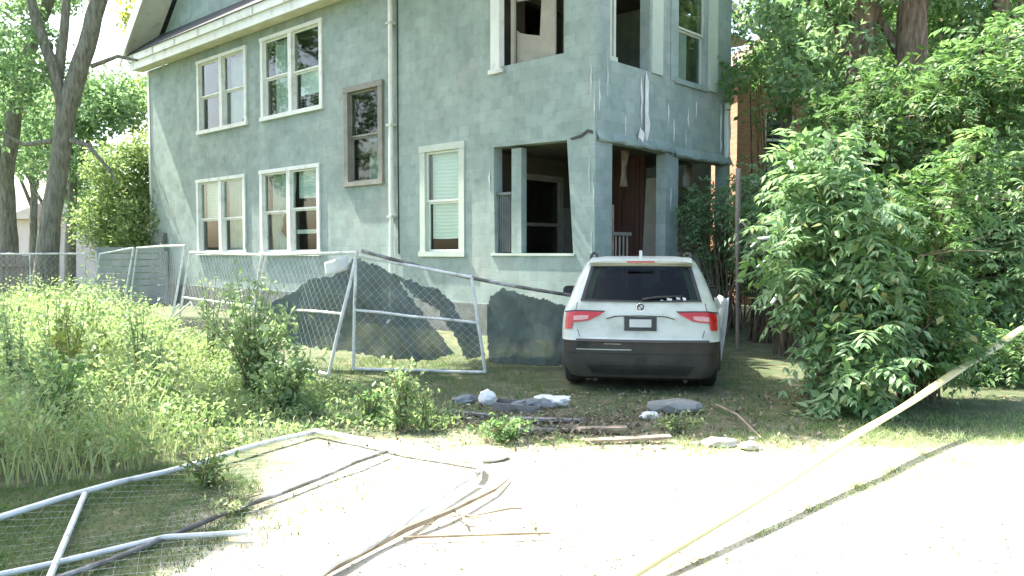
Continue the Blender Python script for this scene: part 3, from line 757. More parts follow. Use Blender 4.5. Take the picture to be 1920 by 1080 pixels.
# ------------------------------------------------------------------ SUV
def build_suv():
    ang = R(8.9)
    car = empty('parked_car', (1.475, 9.16, 0), -ang)
    tag(car, 'dusty white SUV seen from behind, red tail lights and grey bumper, parked by the house', 'car')
    # z, y rear, y front, half width, corner radius, bow of the rear
    LV = [(0.13, 0.26, 4.25, 0.74, 0.20, 0.05), (0.185, 0.09, 4.38, 0.83, 0.22, 0.07), (0.31, 0.03, 4.43, 0.895, 0.22, 0.09), (0.52, 0.01, 4.45, 0.915, 0.22, 0.10), (0.615, 0.00, 4.45, 0.925, 0.22, 0.10),
          (0.655, 0.045, 4.44, 0.928, 0.20, 0.09), (0.72, 0.06, 4.42, 0.928, 0.20, 0.09), (0.80, 0.075, 4.36, 0.925, 0.20, 0.09), (0.88, 0.085, 4.20, 0.918, 0.20, 0.09), (0.95, 0.10, 3.75, 0.905, 0.20, 0.09),
          (1.02, 0.125, 3.35, 0.88, 0.20, 0.09), (1.07, 0.15, 3.22, 0.85, 0.19, 0.08), (1.20, 0.24, 2.98, 0.808, 0.18, 0.08), (1.33, 0.33, 2.72, 0.757, 0.17, 0.07), (1.46, 0.42, 2.45, 0.69, 0.16, 0.06),
          (1.50, 0.40, 2.36, 0.668, 0.16, 0.06), (1.54, 0.44, 2.24, 0.635, 0.16, 0.06), (1.575, 0.56, 2.05, 0.575, 0.18, 0.05), (1.59, 0.75, 1.80, 0.45, 0.2, 0.04)]
    NR, NC, NS = 16, 6, 30
    def ring(z, yr, yf, w, r, bow):
        pts = []
        for i in range(NR + 1):
            x = -(w - r) + 2 * (w - r) * i / NR
            pts.append((x, yr + bow * (x / w) ** 2, z))
        yc = yr + bow * ((w - r) / w) ** 2
        for i in range(1, NC + 1):
            a = -math.pi / 2 + math.pi / 2 * i / NC
            pts.append((w - r + r * math.cos(a), yc + r + r * math.sin(a), z))
        y0 = yc + r; y1 = yf - r
        for i in range(1, NS + 1):
            t = i / NS
            pts.append((w, y0 + (y1 - y0) * t, z))
        for i in range(1, NC + 1):
            a = math.pi / 2 * i / NC
            pts.append((w - r + r * math.cos(a), y1 + r * math.sin(a), z))
        for i in range(1, NR):
            x = (w - r) - 2 * (w - r) * i / NR
            pts.append((x, y1 + r, z))
        for i in range(NC + 1):
            a = math.pi / 2 + math.pi / 2 * i / NC
            pts.append((-(w - r) + r * math.cos(a), y1 + r * math.sin(a), z))
        for i in range(1, NS + 1):
            t = i / NS
            pts.append((-w, y1 + (y0 - y1) * t, z))
        for i in range(1, NC):
            a = math.pi + math.pi / 2 * i / NC
            pts.append((-(w - r) + r * math.cos(a), yc + r + r * math.sin(a), z))
        return pts
    rings = [ring(*l) for l in LV]
    n = len(rings[0])
    AX = (0.83, 3.58); WR = 0.355
    body, lower = MB(), MB()
    V = [p for r_ in rings for p in r_]
    bf, lf = [], []
    for j in range(len(rings) - 1):
        for i in range(n):
            i2 = (i + 1) % n
            f = (j * n + i, j * n + i2, (j + 1) * n + i2, (j + 1) * n + i)
            c = sum((Vector(V[q]) for q in f), Vector()) / 4
            if abs(c.x) > 0.7 and any(math.hypot(c.y - a, c.z - 0.35) < WR + 0.05 for a in AX): continue
            zl, zh = LV[j][0], LV[j + 1][0]
            if zl >= 1.07 and zh <= 1.46:
                if i < NR and 1 <= i <= NR - 2: continue                       # rear window
                if abs(c.x) > 0.6 and 0.75 < c.y < 2.35 + (1.46 - c.z) * 1.2 and not (1.55 < c.y < 1.66): continue   # side windows
                if c.y > 2.3 and abs(c.x) < 0.62: continue                     # windscreen
            (lf if zh <= 0.62 else bf).append(f)
    top = tuple((len(rings) - 1) * n + i for i in range(n))
    body.add(V, bf + [top]); lower.add(V, lf + [tuple(range(n))[::-1]])
    def clean(mb, name, mat):
        me = bpy.data.meshes.new(name); me.from_pydata(mb.v, [], mb.f)
        bm = bmesh.new(); bm.from_mesh(me)
        bmesh.ops.delete(bm, geom=[v for v in bm.verts if not v.link_faces], context='VERTS')
        bmesh.ops.recalc_face_normals(bm, faces=bm.faces)
        bm.to_mesh(me); bm.free(); me.update()
        return link(name, me, mat, car, 32)
    b = clean(body, 'body', 'paint')
    l = clean(lower, 'bumper', 'car_dark'); l['label'] = 'dusty grey lower bumper'

    def lvl(z):
        for k in range(len(LV) - 1):
            if LV[k][0] <= z <= LV[k + 1][0]:
                t = (z - LV[k][0]) / (LV[k + 1][0] - LV[k][0])
                return [LV[k][q] + (LV[k + 1][q] - LV[k][q]) * t for q in range(6)]
        return list(LV[-1])
    def rear_y(x, z):
        _, yr, yf, w, r, bow = lvl(z)
        ax = abs(x)
        if ax <= w - r: return yr + bow * (x / w) ** 2
        d = min(ax - (w - r), r * 0.999)
        return yr + bow * ((w - r) / w) ** 2 + r - math.sqrt(r * r - d * d)
    def patch(name, top, bot, mat, nx=14, ny=6, off=0.006, thick=0.012, parent=car, mir=1):
        def at(pl, t):
            L_ = len(pl) - 1; k = min(int(t * L_), L_ - 1); q = t * L_ - k
            return (pl[k][0] + (pl[k + 1][0] - pl[k][0]) * q, pl[k][1] + (pl[k + 1][1] - pl[k][1]) * q)
        mb = MB()
        G = []
        for i in range(nx + 1):
            a, c = at(top, i / nx), at(bot, i / nx)
            G.append([((a[0] + (c[0] - a[0]) * j / ny) * mir, a[1] + (c[1] - a[1]) * j / ny) for j in range(ny + 1)])
        front = [[(x, rear_y(x, z) - off, z) for x, z in row] for row in G]
        back = [[(x, rear_y(x, z) - off + thick, z) for x, z in row] for row in G]
        mb.grid(front); mb.grid(back)
        edge = [(i, 0) for i in range(nx + 1)] + [(nx, j) for j in range(1, ny + 1)] + [(i, ny) for i in range(nx - 1, -1, -1)] + [(0, j) for j in range(ny - 1, 0, -1)]
        for q in range(len(edge)):
            (i, j), (i2, j2) = edge[q], edge[(q + 1) % len(edge)]
            mb.add([front[i][j], front[i2][j2], back[i2][j2], back[i][j]], [(0, 1, 2, 3)])
        o = mb.build(name, mat, parent, 40)
        return o
    # rear window: dark surround ring + tinted pane + wiper
    gl = patch('rear_window', [(-0.57, 1.465), (-0.3, 1.478), (0, 1.482), (0.3, 1.478), (0.57, 1.465)], [(-0.675, 1.085), (-0.35, 1.075), (0, 1.072), (0.35, 1.075), (0.675, 1.085)], 'car_glass', 20, 10, 0.012, 0.006)
    patch('window_seal', [(-0.60, 1.478), (0.60, 1.478)], [(-0.58, 1.462), (0.58, 1.462)], 'black', 16, 1, 0.017, 0.01, gl)
    for s in (1, -1):
        patch('window_seal', [(0.555, 1.475), (0.595, 1.475)], [(0.66, 1.078), (0.70, 1.078)], 'black', 2, 10, 0.018, 0.012, gl, s)
    patch('window_seal', [(-0.70, 1.09), (0, 1.082), (0.70, 1.09)], [(-0.70, 1.07), (0, 1.064), (0.70, 1.07)], 'black', 16, 1, 0.019, 0.01, gl)
    mb = MB(); pts = [(0.02, rear_y(0, 1.10) - 0.04, 1.095), (0.2, rear_y(.2, 1.12) - 0.045, 1.125), (0.48, rear_y(.48, 1.14) - 0.035, 1.135)]
    mb.tube(pts, [0.016, 0.012, 0.007], 6); mb.build('wiper', 'black', gl, 40)
    # pale smears (dried bird lime / stickers) along the bottom of the pane
    for k, (x, z, w_, h_) in enumerate([(0.33, 1.095, 0.06, 0.04), (0.43, 1.11, 0.05, 0.03), (0.50, 1.10, 0.04, 0.045), (0.25, 1.085, 0.04, 0.02)]):
        patch('sticker', [(x - w_ / 2, z + h_ / 2), (x + w_ / 2, z + h_ / 2 - 0.01)], [(x - w_ / 2 + 0.01, z - h_ / 2), (x + w_ / 2, z - h_ / 2)], 'paper', 3, 2, 0.0155, 0.003, gl)
    # spoiler and high brake light
    mb = MB(); G = []
    for i in range(17):
        x = -0.60 + 1.2 * i / 16
        yb = 0.315 + 0.07 * (x / 0.6) ** 2
        G.append([(x, 0.60, 1.582), (x, 0.45, 1.574 - 0.02 * abs(x / .6) ** 3), (x, yb, 1.545 - 0.025 * abs(x / .6) ** 3), (x, yb + 0.008, 1.512), (x, 0.44, 1.492)])
    mb.grid(G); sp = mb.build('spoiler', 'paint', car, 50, fix=False)
    patch2 = MB(); patch2.box(-0.16, 0.16, 0.308, 0.318, 1.522, 1.537); patch2.build('brake_light', 'red_lens', sp)
    # lights
    for s in (1, -1):
        tl = patch('tail_light', [(0.425, 0.948), (0.60, 0.950), (0.76, 0.950), (0.875, 0.930)], [(0.445, 0.930), (0.60, 0.845), (0.74, 0.828), (0.884, 0.815)], 'red_lens', 14, 8, 0.014, 0.03, car, s)
        patch('lower_lens', [(0.785, 0.84), (0.885, 0.835)], [(0.795, 0.745), (0.885, 0.738)], 'red_lens', 6, 3, 0.0155, 0.03, tl, s)
        patch('reverse_lens', [(0.60, 0.905), (0.72, 0.905), (0.78, 0.895)], [(0.61, 0.865), (0.69, 0.85), (0.78, 0.845)], 'clear_lens', 6, 4, 0.018, 0.01, tl, s)
        patch('lens_rim', [(0.41, 0.962), (0.60, 0.964), (0.77, 0.964), (0.89, 0.944)], [(0.425, 0.948), (0.60, 0.950), (0.76, 0.950), (0.885, 0.930)], 'black', 14, 1, 0.012, 0.02, tl, s)
        # seams of the tailgate
        patch('seam', [(0.735, 1.05), (0.743, 1.05)], [(0.752, 0.962), (0.760, 0.962)], 'black', 1, 6, 0.002, 0.006, b, s)
        patch('seam', [(0.725, 0.74), (0.733, 0.74)], [(0.700, 0.655), (0.708, 0.655)], 'black', 1, 6, 0.002, 0.006, b, s)
    # plate recess, handle lip, plate
    lip = patch('handle', [(-0.40, 0.885), (-0.30, 0.925), (0, 0.933), (0.30, 0.925), (0.40, 0.885)], [(-0.405, 0.875), (-0.29, 0.908), (0, 0.915), (0.29, 0.908), (0.405, 0.875)], 'paint', 18, 2, 0.028, 0.03)
    patch('shadow_gap', [(-0.39, 0.874), (-0.29, 0.906), (0, 0.913), (0.29, 0.906), (0.39, 0.874)], [(-0.385, 0.866), (-0.28, 0.895), (0, 0.902), (0.28, 0.895), (0.385, 0.866)], 'black', 18, 1, 0.004, 0.006, lip)
    pf = patch('plate_frame', [(-0.185, 0.895), (0.185, 0.895)], [(-0.185, 0.738), (0.185, 0.738)], 'black', 6, 4, 0.018, 0.02)
    patch('number_plate', [(-0.125, 0.868), (0.125, 0.868)], [(-0.125, 0.778), (0.125, 0.778)], 'plate', 4, 2, 0.023, 0.008, pf)
    # round emblem: ring with blue and white quarters
    ey = rear_y(0, 1.005)
    mb = MB(); mb.tube([(0, ey + 0.01, 1.005), (0, ey - 0.012, 1.005)], 0.046, 24); em = mb.build('emblem', 'black', car, 40)
    for q in range(4):
        a0 = q * math.pi / 2
        mb = MB(); poly = [(0, 0)] + [(0.029 * math.cos(a0 + t * math.pi / 16), 0.029 * math.sin(a0 + t * math.pi / 16)) for t in range(9)]
        mb.prism(poly, ey - 0.0165, ey - 0.0125, lambda u, v, d: (u, d, 1.005 + v)); mb.build('emblem_quarter', 'emblem_blue' if q % 2 else 'plate', em)
    mb = MB()
    ringp = [(0.046 * math.cos(t * math.pi / 12), ey - 0.013, 1.005 + 0.046 * math.sin(t * math.pi / 12)) for t in range(25)]
    mb.tube(ringp, 0.004, 6, cap=False); mb.build('emblem_ring', 'chrome', em, 40)
    # bumper details: step notch on the left, tow eye, tail pipes
    patch('bumper_step', [(-0.74, 0.635), (0.78, 0.635)], [(-0.74, 0.612), (0.78, 0.612)], 'car_dark', 20, 1, 0.035, 0.05, l)
    patch('bumper_recess', [(-0.73, 0.605), (-0.58, 0.605)], [(-0.73, 0.52), (-0.58, 0.52)], 'black', 4, 2, 0.004, 0.006, l)
    patch('bumper_light_line', [(-0.74, 0.518), (-0.1, 0.523)], [(-0.74, 0.508), (-0.1, 0.513)], 'paint', 10, 1, 0.006, 0.006, l)  # pale strip paints a highlight line along the bumper
    patch('bumper_light_line', [(-0.42, 0.588), (-0.22, 0.588)], [(-0.42, 0.578), (-0.22, 0.578)], 'rim', 4, 1, 0.006, 0.006, l)
    patch('valance', [(-0.62, 0.335), (0, 0.345), (0.62, 0.335)], [(-0.55, 0.225), (0, 0.225), (0.55, 0.225)], 'black', 14, 3, 0.010, 0.02, l)
    patch('bumper_crease', [(-0.84, 0.475), (0, 0.48), (0.84, 0.475)], [(-0.84, 0.462), (0, 0.467), (0.84, 0.462)], 'black', 24, 1, 0.006, 0.01, l)
    patch('tow_cover', [(-0.06, 0.43), (0.06, 0.43)], [(-0.06, 0.36), (0.06, 0.36)], 'black', 4, 2, 0.006, 0.01, l)
    for s in (1, -1):
        mb = MB(); mb.tube([(s * 0.52, 0.2, 0.14), (s * 0.52, 0.5, 0.15)], 0.025, 12); mb.build('tail_pipe', 'black', car, 40)
    # underbody axle beam
    mb = MB(); mb.tube([(-0.7, 0.83, 0.34), (0.7, 0.83, 0.34)], 0.05, 8); mb.build('axle', 'black', car, 40)
    # wheels
    for s in (1, -1):
        for a in AX:
            prof = [(0.20, 0.0), (0.25, -0.008), (0.32, -0.002), (0.345, 0.02), (0.355, 0.06), (0.355, 0.17), (0.345, 0.21), (0.32, 0.235), (0.2, 0.23)]
            mb = MB(); G = []
            for k in range(33):
                t = 2 * math.pi * k / 32
                G.append([(s * (0.915 - d), a + r_ * math.cos(t), 0.355 + r_ * math.sin(t)) for r_, d in prof])
            mb.grid(G); wh = mb.build('wheel', 'rubber', car, 40)
            mb = MB()
            mb.tube([(s * 0.86, a, 0.355), (s * 0.72, a, 0.355)], 0.205, 24)
            for k in range(5):
                t = 2 * math.pi * k / 5
                mt = Matrix.Translation((s * 0.895, a, 0.355)) @ Matrix.Rotation(t, 4, 'X')
                mb.box(-0.02, 0.02, -0.03, 0.03, 0.03, 0.215, mt)
            mb.tube([(s * 0.905, a, 0.355), (s * 0.86, a, 0.355)], 0.05, 14)
            mb.build('rim', 'rim', wh, 40)
            # arch moulding
            mb = MB(); G = []
            for k in range(19):
                t = math.pi * (-0.08 + 1.16 * k / 18)
                G.append([(s * (0.90 if False else 0.905), a + r_ * math.cos(t), 0.355 + r_ * math.sin(t)) if q < 2 else (s * 0.94, a + r_ * math.cos(t), 0.355 + r_ * math.sin(t)) for q, r_ in enumerate((0.47, 0.385, 0.385, 0.45))])
            G = [[g[1], g[2], g[3], g[0]] for g in G]
            mb.grid(G); mb.build('arch_moulding', 'car_dark', car, 40)
    # side glass, windscreen
    def wz(z): return lvl(z)[3]
    for s in (1, -1):
        for (ya, yb, yc, yd) in ((0.80, 1.55, 0.74, 1.55), (1.66, 2.42, 1.66, 2.80)):
            G = []
            for j in range(5):
                z = 1.075 + (1.455 - 1.075) * j / 4
                t = j / 4
                y0, y1 = yc + (ya - yc) * t, yd + (yb - yd) * t
                G.append([(s * (wz(z) + 0.004), y0 + (y1 - y0) * q / 6, z) for q in range(7)])
            mb = MB(); mb.grid(G); mb.build('side_window', 'car_glass', car, 40)
        mb = MB()
        mb.tube([(s * 0.60, 0.55, 1.57), (s * 0.60, 0.70, 1.615), (s * 0.60, 1.3, 1.635), (s * 0.60, 1.95, 1.615), (s * 0.60, 2.1, 1.565)], 0.016, 8)
        mb.build('roof_rail', 'black', car, 40)
        mb = MB(); mt = Matrix.Translation((s * 1.02, 2.75, 1.06))
        G = []
        for j in range(7):
            t = j / 6; yy = -0.10 + 0.16 * t; sc = math.sqrt(max(0.05, 1 - (t - 0.15) ** 2 * 1.1))
            G.append([mt @ Vector((0.115 * sc * math.copysign(abs(math.cos(q * math.pi / 8)) ** 0.6, math.cos(q * math.pi / 8)), yy, 0.085 * sc * math.copysign(abs(math.sin(q * math.pi / 8)) ** 0.6, math.sin(q * math.pi / 8)))) for q in range(17)])
        mb.grid(G); mr_ = mb.build('wing_mirror', 'black', car, 50)
        mb = MB(); mb.box(s * 1.02 - 0.095, s * 1.02 + 0.095, 2.640, 2.646, 0.995, 1.125); mb.build('mirror_glass', 'black', mr_)
        mb = MB(); mb.tube([(s * 0.86, 2.78, 1.04), (s * 0.95, 2.77, 1.05)], 0.03, 8); mb.build('mirror_arm', 'black', mr_, 40)
    G = []
    for j in range(5):
        z = 1.07 + (1.46 - 1.07) * j / 4
        _, yr, yf, w, r_, bw = lvl(z)
        G.append([(-(w - r_ * 0.8) + 2 * (w - r_ * 0.8) * q / 8, yf + 0.004, z) for q in range(9)])
    mb = MB(); mb.grid(G); mb.build('windscreen', 'car_glass', car, 40)
    # fin aerial
    mb = MB(); mb.prism([(0.52, 1.575), (0.70, 1.583), (0.62, 1.66), (0.57, 1.665)], -0.018, 0.018, lambda u, v, d: (d, u, v)); mb.build('aerial_fin', 'paint', car)
    # cabin: floor, seats
    MB().box(-0.72, 0.72, 0.45, 3.0, 0.62, 0.66).build('cabin_floor', 'black', car)
    def cush(name, x0, x1, y, z0, z1, lean):
        mb = MB(); G = []
        for i in range(9):
            t = i / 8; z = z0 + (z1 - z0) * t
            q = 1 - 0.25 * t ** 4
            row = []
            for k in range(17):
                a = 2 * math.pi * k / 16
                cx, hw = (x0 + x1) / 2, (x1 - x0) / 2 * q
                row.append((cx + hw * math.copysign(abs(math.cos(a)) ** 0.5, math.cos(a)), y - lean * t + 0.07 * math.copysign(abs(math.sin(a)) ** 0.6, math.sin(a)), z))
            G.append(row)
        mb.grid(G); return mb.build(name, 'seat', car, 60)
    cush('rear_seat', -0.66, 0.66, 1.30, 0.66, 1.16, 0.10)
    for x in (-0.42, 0.42): cush('headrest', x - 0.13, x + 0.13, 1.18, 1.18, 1.32, 0.02)
    for x in (-0.38, 0.38):
        cush('front_seat', x - 0.25, x + 0.25, 2.10, 0.66, 1.22, 0.14)
        cush('headrest', x - 0.12, x + 0.12, 1.95, 1.24, 1.40, 0.02)
    MB().box(-0.7, 0.7, 2.75, 3.15, 0.85, 1.04).build('dashboard', 'black', car)
build_suv()


# ------------------------------------------------------------------ chain-link panels
def chain(c00, c10, c11, c01, pitch=0.062, r=0.0012):
    """wires over the quad c00 (bottom left) c10 (bottom right) c11 c01, woven as zigzags"""
    c00, c10, c11, c01 = [np.array(c, float) for c in (c00, c10, c11, c01)]
    W = np.linalg.norm(c10 - c00); Hh = np.linalg.norm(c01 - c00)
    nw = max(4, int(W / pitch)); nh = max(4, int(Hh / pitch))
    nrm = np.cross(c10 - c00, c01 - c00); nrm /= np.linalg.norm(nrm)
    ph = random.random() * 6
    def P(u, v):
        u = np.clip(u, 0, 1)[:, None]; v = np.clip(v, 0, 1)[:, None]
        q = (c00 * (1 - u) + c10 * u) * (1 - v) + (c01 * (1 - u) + c11 * u) * v
        bel = 0.03 * np.sin(u * 3.1 + ph) * np.sin(v * 3.1) + 0.02 * np.sin(u * 9 + ph)
        return q + nrm * bel
    A, B = [], []
    i = np.arange(nh + 1)
    for j in range(nw):
        u = (j + 0.5 + 0.5 * np.where((i + j) % 2 == 0, 1, -1)) / nw
        q = P(u, i / nh) + nrm * (np.where(i % 2 == 0, r, -r))[:, None]
        A.append(q[:-1]); B.append(q[1:])
    A = np.concatenate(A); B = np.concatenate(B)
    d = B - A; d /= np.linalg.norm(d, axis=1)[:, None]
    s = np.cross(d, nrm); s /= np.linalg.norm(s, axis=1)[:, None]
    offs = [nrm * r, -nrm * r * 0.5 + s * r * 0.87, -nrm * r * 0.5 - s * r * 0.87]
    V = np.stack([A + offs[0], A + offs[1], A + offs[2], B + offs[0], B + offs[1], B + offs[2]], 1).reshape(-1, 3)
    base = (np.arange(len(A)) * 6)[:, None]
    F = np.concatenate([base + np.array(f) for f in ([0, 1, 4, 3], [1, 2, 5, 4], [2, 0, 3, 5])])
    return np_mesh('chain_link', V, F)


def fence_panel(name, bl, br, tr, tl, label, group, mids=(0.5,), foot=True, pipe='galv', rad=0.022, uprights=(), mesh=True, origin=None):
    bl, br, tr, tl = [Vector(c) for c in (bl, br, tr, tl)]
    org = Vector(origin) if origin else Vector((bl.x, bl.y, 0))
    root = empty(name, org)
    tag(root, label, 'fence panel', group)
    L_ = lambda a: a - org
    dn = (bl - tl).normalized() * 0.10
    wob = lambda a, b, k: [a + (b - a) * t + Vector((0.012 * noise.noise((t * 3, k, a.x)), 0.012 * noise.noise((t * 3, k, a.y)), 0.012 * noise.noise((t * 3, k + 5, a.y)))) * math.sin(math.pi * t) for t in [i / 8 for i in range(9)]]
    for (a, b, nm) in ((bl + dn * (1 if foot else 0), tl, 'post'), (br + dn * (1 if foot else 0), tr, 'post'), (tl, tr, 'rail'), (bl, br, 'rail')):
        mb = MB(); mb.tube([L_(p) for p in wob(a, b, hash(nm) % 7)], rad, 8); mb.build(nm, pipe, root, 40)
    for m in mids:
        mb = MB(); mb.tube([L_(p) for p in wob(bl.lerp(tl, m), br.lerp(tr, m), 3)], rad * 0.85, 8); mb.build('rail', pipe, root, 40)
    for u in uprights:
        mb = MB(); mb.tube([L_(p) for p in wob(bl.lerp(br, u), tl.lerp(tr, u), 4)], rad * 0.85, 8); mb.build('upright', pipe, root, 40)
    if mesh:
        o = link('chain_link', chain(*[tuple(L_(c)) for c in (bl, br, tr, tl)]), 'wire', root)
        tag(o, kind='stuff')
    return root

GF = 'portable chain-link panels beside the house'
p_a = [(-2.40, 10.38, 0.05), (-2.0, 10.33, 1.64)]
p_b = [(-3.95, 12.1, 0.05), (-3.68, 12.0, 1.60)]
p_c = [(-6.05, 14.15, 0.05), (-5.80, 14.3, 1.76)]
p_d = [(-8.0, 16.4, 0.05), (-7.72, 16.5, 1.73)]
p_e = [(-9.95, 18.7, 0.05), (-9.65, 18.75, 1.60)]
off = Vector((0.05, 0.05, 0))
V3 = Vector
fence_panel('chain_link_fence', p_b[0], V3(p_a[0]), V3(p_a[1]), p_b[1], 'leaning chain-link panel behind the leafy bush, with a dark cloth hung on it', GF)
fence_panel('chain_link_fence', V3(p_c[0]) + off, V3(p_b[0]) - off, V3(p_b[1]) - off, V3(p_c[1]) + V3((0.1, -0.12, -0.12)), 'leaning chain-link panel in front of the lower pair of twin windows', GF)
fence_panel('chain_link_fence', V3(p_d[0]) + off, V3(p_c[0]) - off, V3(p_c[1]) - off * 0.5, p_d[1], 'chain-link panel in front of the electric meters at the far house corner', GF, mids=())
fence_panel('chain_link_fence', V3(p_e[0]), V3(p_d[0]) - off, V3(p_d[1]) - off, p_e[1], 'chain-link panel left of the house in front of the grey boards', GF, mids=())
fence_panel('chain_link_fence', (-2.18, 10.95, 0.04), (-0.36, 10.7, 0.03), (-0.54, 10.7, 1.31), (-2.14, 10.95, 1.60), 'slumped chain-link panel with sloping top beside the white car', GF, mids=(0.52,), foot=False)
# brace between the leaning posts
mb = MB(); mb.tube([(-6.35, 14.0, 0.02), (-5.92, 14.2, 0.72)], 0.018, 7); o = mb.build('fence_brace', 'galv', None, 40); tag(o, 'short metal brace slanting against a leaning post in the weeds', 'brace', 'braces at the leaning post')
mb = MB(); mb.tube([(-6.02, 14.05, 0.45), (-5.55, 13.8, 0.78), (-5.5, 13.75, 0.70)], 0.016, 7); o = mb.build('fence_brace', 'galv', None, 40); tag(o, 'bent metal hook sticking out from a leaning fence post', 'brace', 'braces at the leaning post')
# long dark pipe running down to the car
mb = MB(); pts = [V3((-2.04, 10.86, 1.66)).lerp(V3((0.79, 10.85, 1.06)), t / 10) + V3((0, 0, -0.05 * math.sin(math.pi * t / 10))) for t in range(11)]
mb.tube(pts, 0.024, 8); o = mb.build('loose_pipe', 'rusty_pipe', None, 40); tag(o, 'long dark pipe sloping from the leaning fence down to the car', 'pipe')
# low chain-link fence at the far left
fence_panel('chain_link_fence', (-15.5, 18.2, 0.02), (-12.0, 18.4, 0.02), (-12.0, 18.4, 1.60), (-15.5, 18.2, 1.58), 'far chain-link panel at the left edge in front of the brown boards', GF, mids=(), foot=False)
fence_panel('chain_link_fence', (-11.95, 18.4, 0.02), (-10.0, 18.75, 0.02), (-10.0, 18.75, 1.60), (-11.95, 18.4, 1.60), 'far chain-link panel under the forked tree trunk', GF, mids=(), foot=False, uprights=(0.4,))

# fallen panel in the foreground
FP = [(-3.65, 3.8, 0.06), (-1.28, 3.0, 0.05), (-0.16, 5.85, 0.07), (-1.75, 7.0, 0.07)]
root = empty('fallen_fence', (-1.7, 5.0, 0)); tag(root, 'fallen chain-link panel with rounded pipe frame lying flat on the bare ground', 'fence panel')
org = V3((-1.7, 5.0, 0))
c0, c1, c2, c3 = [V3(p) for p in FP]
def fp(u, v): return (c0.lerp(c1, u)).lerp(c3.lerp(c2, u), v)
mb = MB(); mb.tube([fp(0, t / 10) + V3((0, 0, 0.012 * math.sin(t * 1.7))) - org for t in range(11)], 0.021, 9); mb.build('rail', 'galv', root, 40)
mb = MB(); mb.tube([fp(1, t / 10 * 0.9) + V3((0.02 * math.sin(t * 1.3), 0, 0.012 * math.sin(t * 2.1))) - org for t in range(11)], 0.018, 9); mb.build('rail', 'galv', root, 40)
endp = [fp(0, 1), fp(0.25, 1.004), fp(0.5, 1.0), fp(0.75, 1.01), fp(0.9, 1.015)] + [fp(0.9 + 0.1 * math.sin(a), 0.9 + 0.115 * math.cos(a)) for a in (0.3, 0.7, 1.1, 1.45)]
mb = MB(); mb.tube([p - org for p in endp], 0.024, 9); mb.build('end_rail', 'galv', root, 40)
mb = MB(); mb.tube([fp(0.50, t / 8 * 0.97) + V3((0, 0, -0.015 + 0.01 * math.sin(t * 2))) - org for t in range(9)], 0.016, 8); mb.build('rail', 'rusty_pipe', root, 40)
mb = MB(); mb.tube([(fp(0.0, 0.44)).lerp(fp(0.5, 0.14), t / 4) - org for t in range(5)], 0.018, 8); mb.build('brace', 'galv', root, 40)
o = link('chain_link', chain(tuple(c0 - org - V3((0, 0, .02))), tuple(c1 - org - V3((0, 0, .02))), tuple(c2 - org - V3((0, 0, .02))), tuple(c3 - org - V3((0, 0, .02))), 0.08, 0.0007), 'wire', root); tag(o, kind='stuff')
mb = MB(); mb.tube([(-2.75, 3.70, 0.06), (-2.36, 4.04, 0.05), (-1.95, 4.42, 0.05), (-1.5, 4.50, 0.05)], 0.016, 8); o = mb.build('bent_pipe', 'galv', None, 40); tag(o, 'bent metal pipe on the shaded grass at the lower left', 'pipe')

# ---- torn dark screen cloth
def cloth(name, poly, base, ax, label, seed, cell=0.018):
    """poly in (s along, z) metres; base = point at s=0; ax = horizontal direction"""
    ax = V3(ax).normalized(); nr = V3((ax.y, -ax.x, 0))
    def inside(s, z):
        c = False; n = len(poly); j = n - 1
        for i in range(n):
            if (poly[i][1] > z) != (poly[j][1] > z) and s < (poly[j][0] - poly[i][0]) * (z - poly[i][1]) / (poly[j][1] - poly[i][1]) + poly[i][0]: c = not c
            j = i
        return c
    s0, s1 = min(p[0] for p in poly), max(p[0] for p in poly); z0, z1 = min(p[1] for p in poly), max(p[1] for p in poly)
    ns, nz = int((s1 - s0) / cell) + 1, int((z1 - z0) / cell) + 1
    idx = {}; V = []; F = []
    def vid(i, j):
        if (i, j) not in idx:
            s, z = s0 + i * cell, z0 + j * cell
            q = s + 0.55 * z
            d = 0.09 * noise.noise((s * 2.2, z * 1.3, seed)) + 0.05 * (1 - abs(noise.noise((q * 4.5, z * 0.8, seed + 4))) * 2.5) + 0.02 * noise.noise((s * 11, z * 6, seed + 8))
            p = V3(base) + ax * s + nr * d
            idx[(i, j)] = len(V); V.append((p.x, p.y, max(0.02, z)))
        return idx[(i, j)]
    for i in range(ns):
        for j in range(nz):
            s, z = s0 + (i + .5) * cell, z0 + (j + .5) * cell
            if inside(s + 0.03 * noise.noise((s * 5, z * 5, seed)) + 0.025 * noise.noise((s * 17, z * 17, seed)), z + 0.03 * noise.noise((s * 5, z * 5, seed + 9)) + 0.025 * noise.noise((s * 17, z * 17, seed + 3))):
                F.append((vid(i, j), vid(i + 1, j), vid(i + 1, j + 1), vid(i, j + 1)))
    me = np_mesh(name, V, F)
    o = link(name, me, 'tarp', None, 80)
    md = o.modifiers.new('thick', 'SOLIDIFY'); md.thickness = 0.004
    tag(o, label, 'screen cloth', 'torn screen cloths on the fence')
    return o
cloth('screen_cloth', [(-1.30, 0.86), (-0.62, 1.26), (-0.30, 1.30), (0.02, 1.58), (0.55, 1.34), (0.80, 0.98), (1.10, 0.58), (1.40, 0.20), (0.9, 0.10), (0.55, 0.14), (-0.55, 0.30), (-0.95, 0.36)], (-2.2, 11.25, 0), (1, 0.02, 0), 'large torn dark cloth peaked under the fence corner post', 2)
cloth('screen_cloth', [(0.50, 1.34), (0.85, 1.20), (1.10, 1.12), (1.30, 0.98), (1.45, 0.72), (1.66, 0.62), (1.80, 0.14), (1.55, 0.10), (1.40, 0.40), (1.15, 0.78), (0.82, 1.0)], (-2.2, 11.45, 0), (1, 0.02, 0), 'narrow torn strip of dark cloth slanting beside the slumped panel', 5)
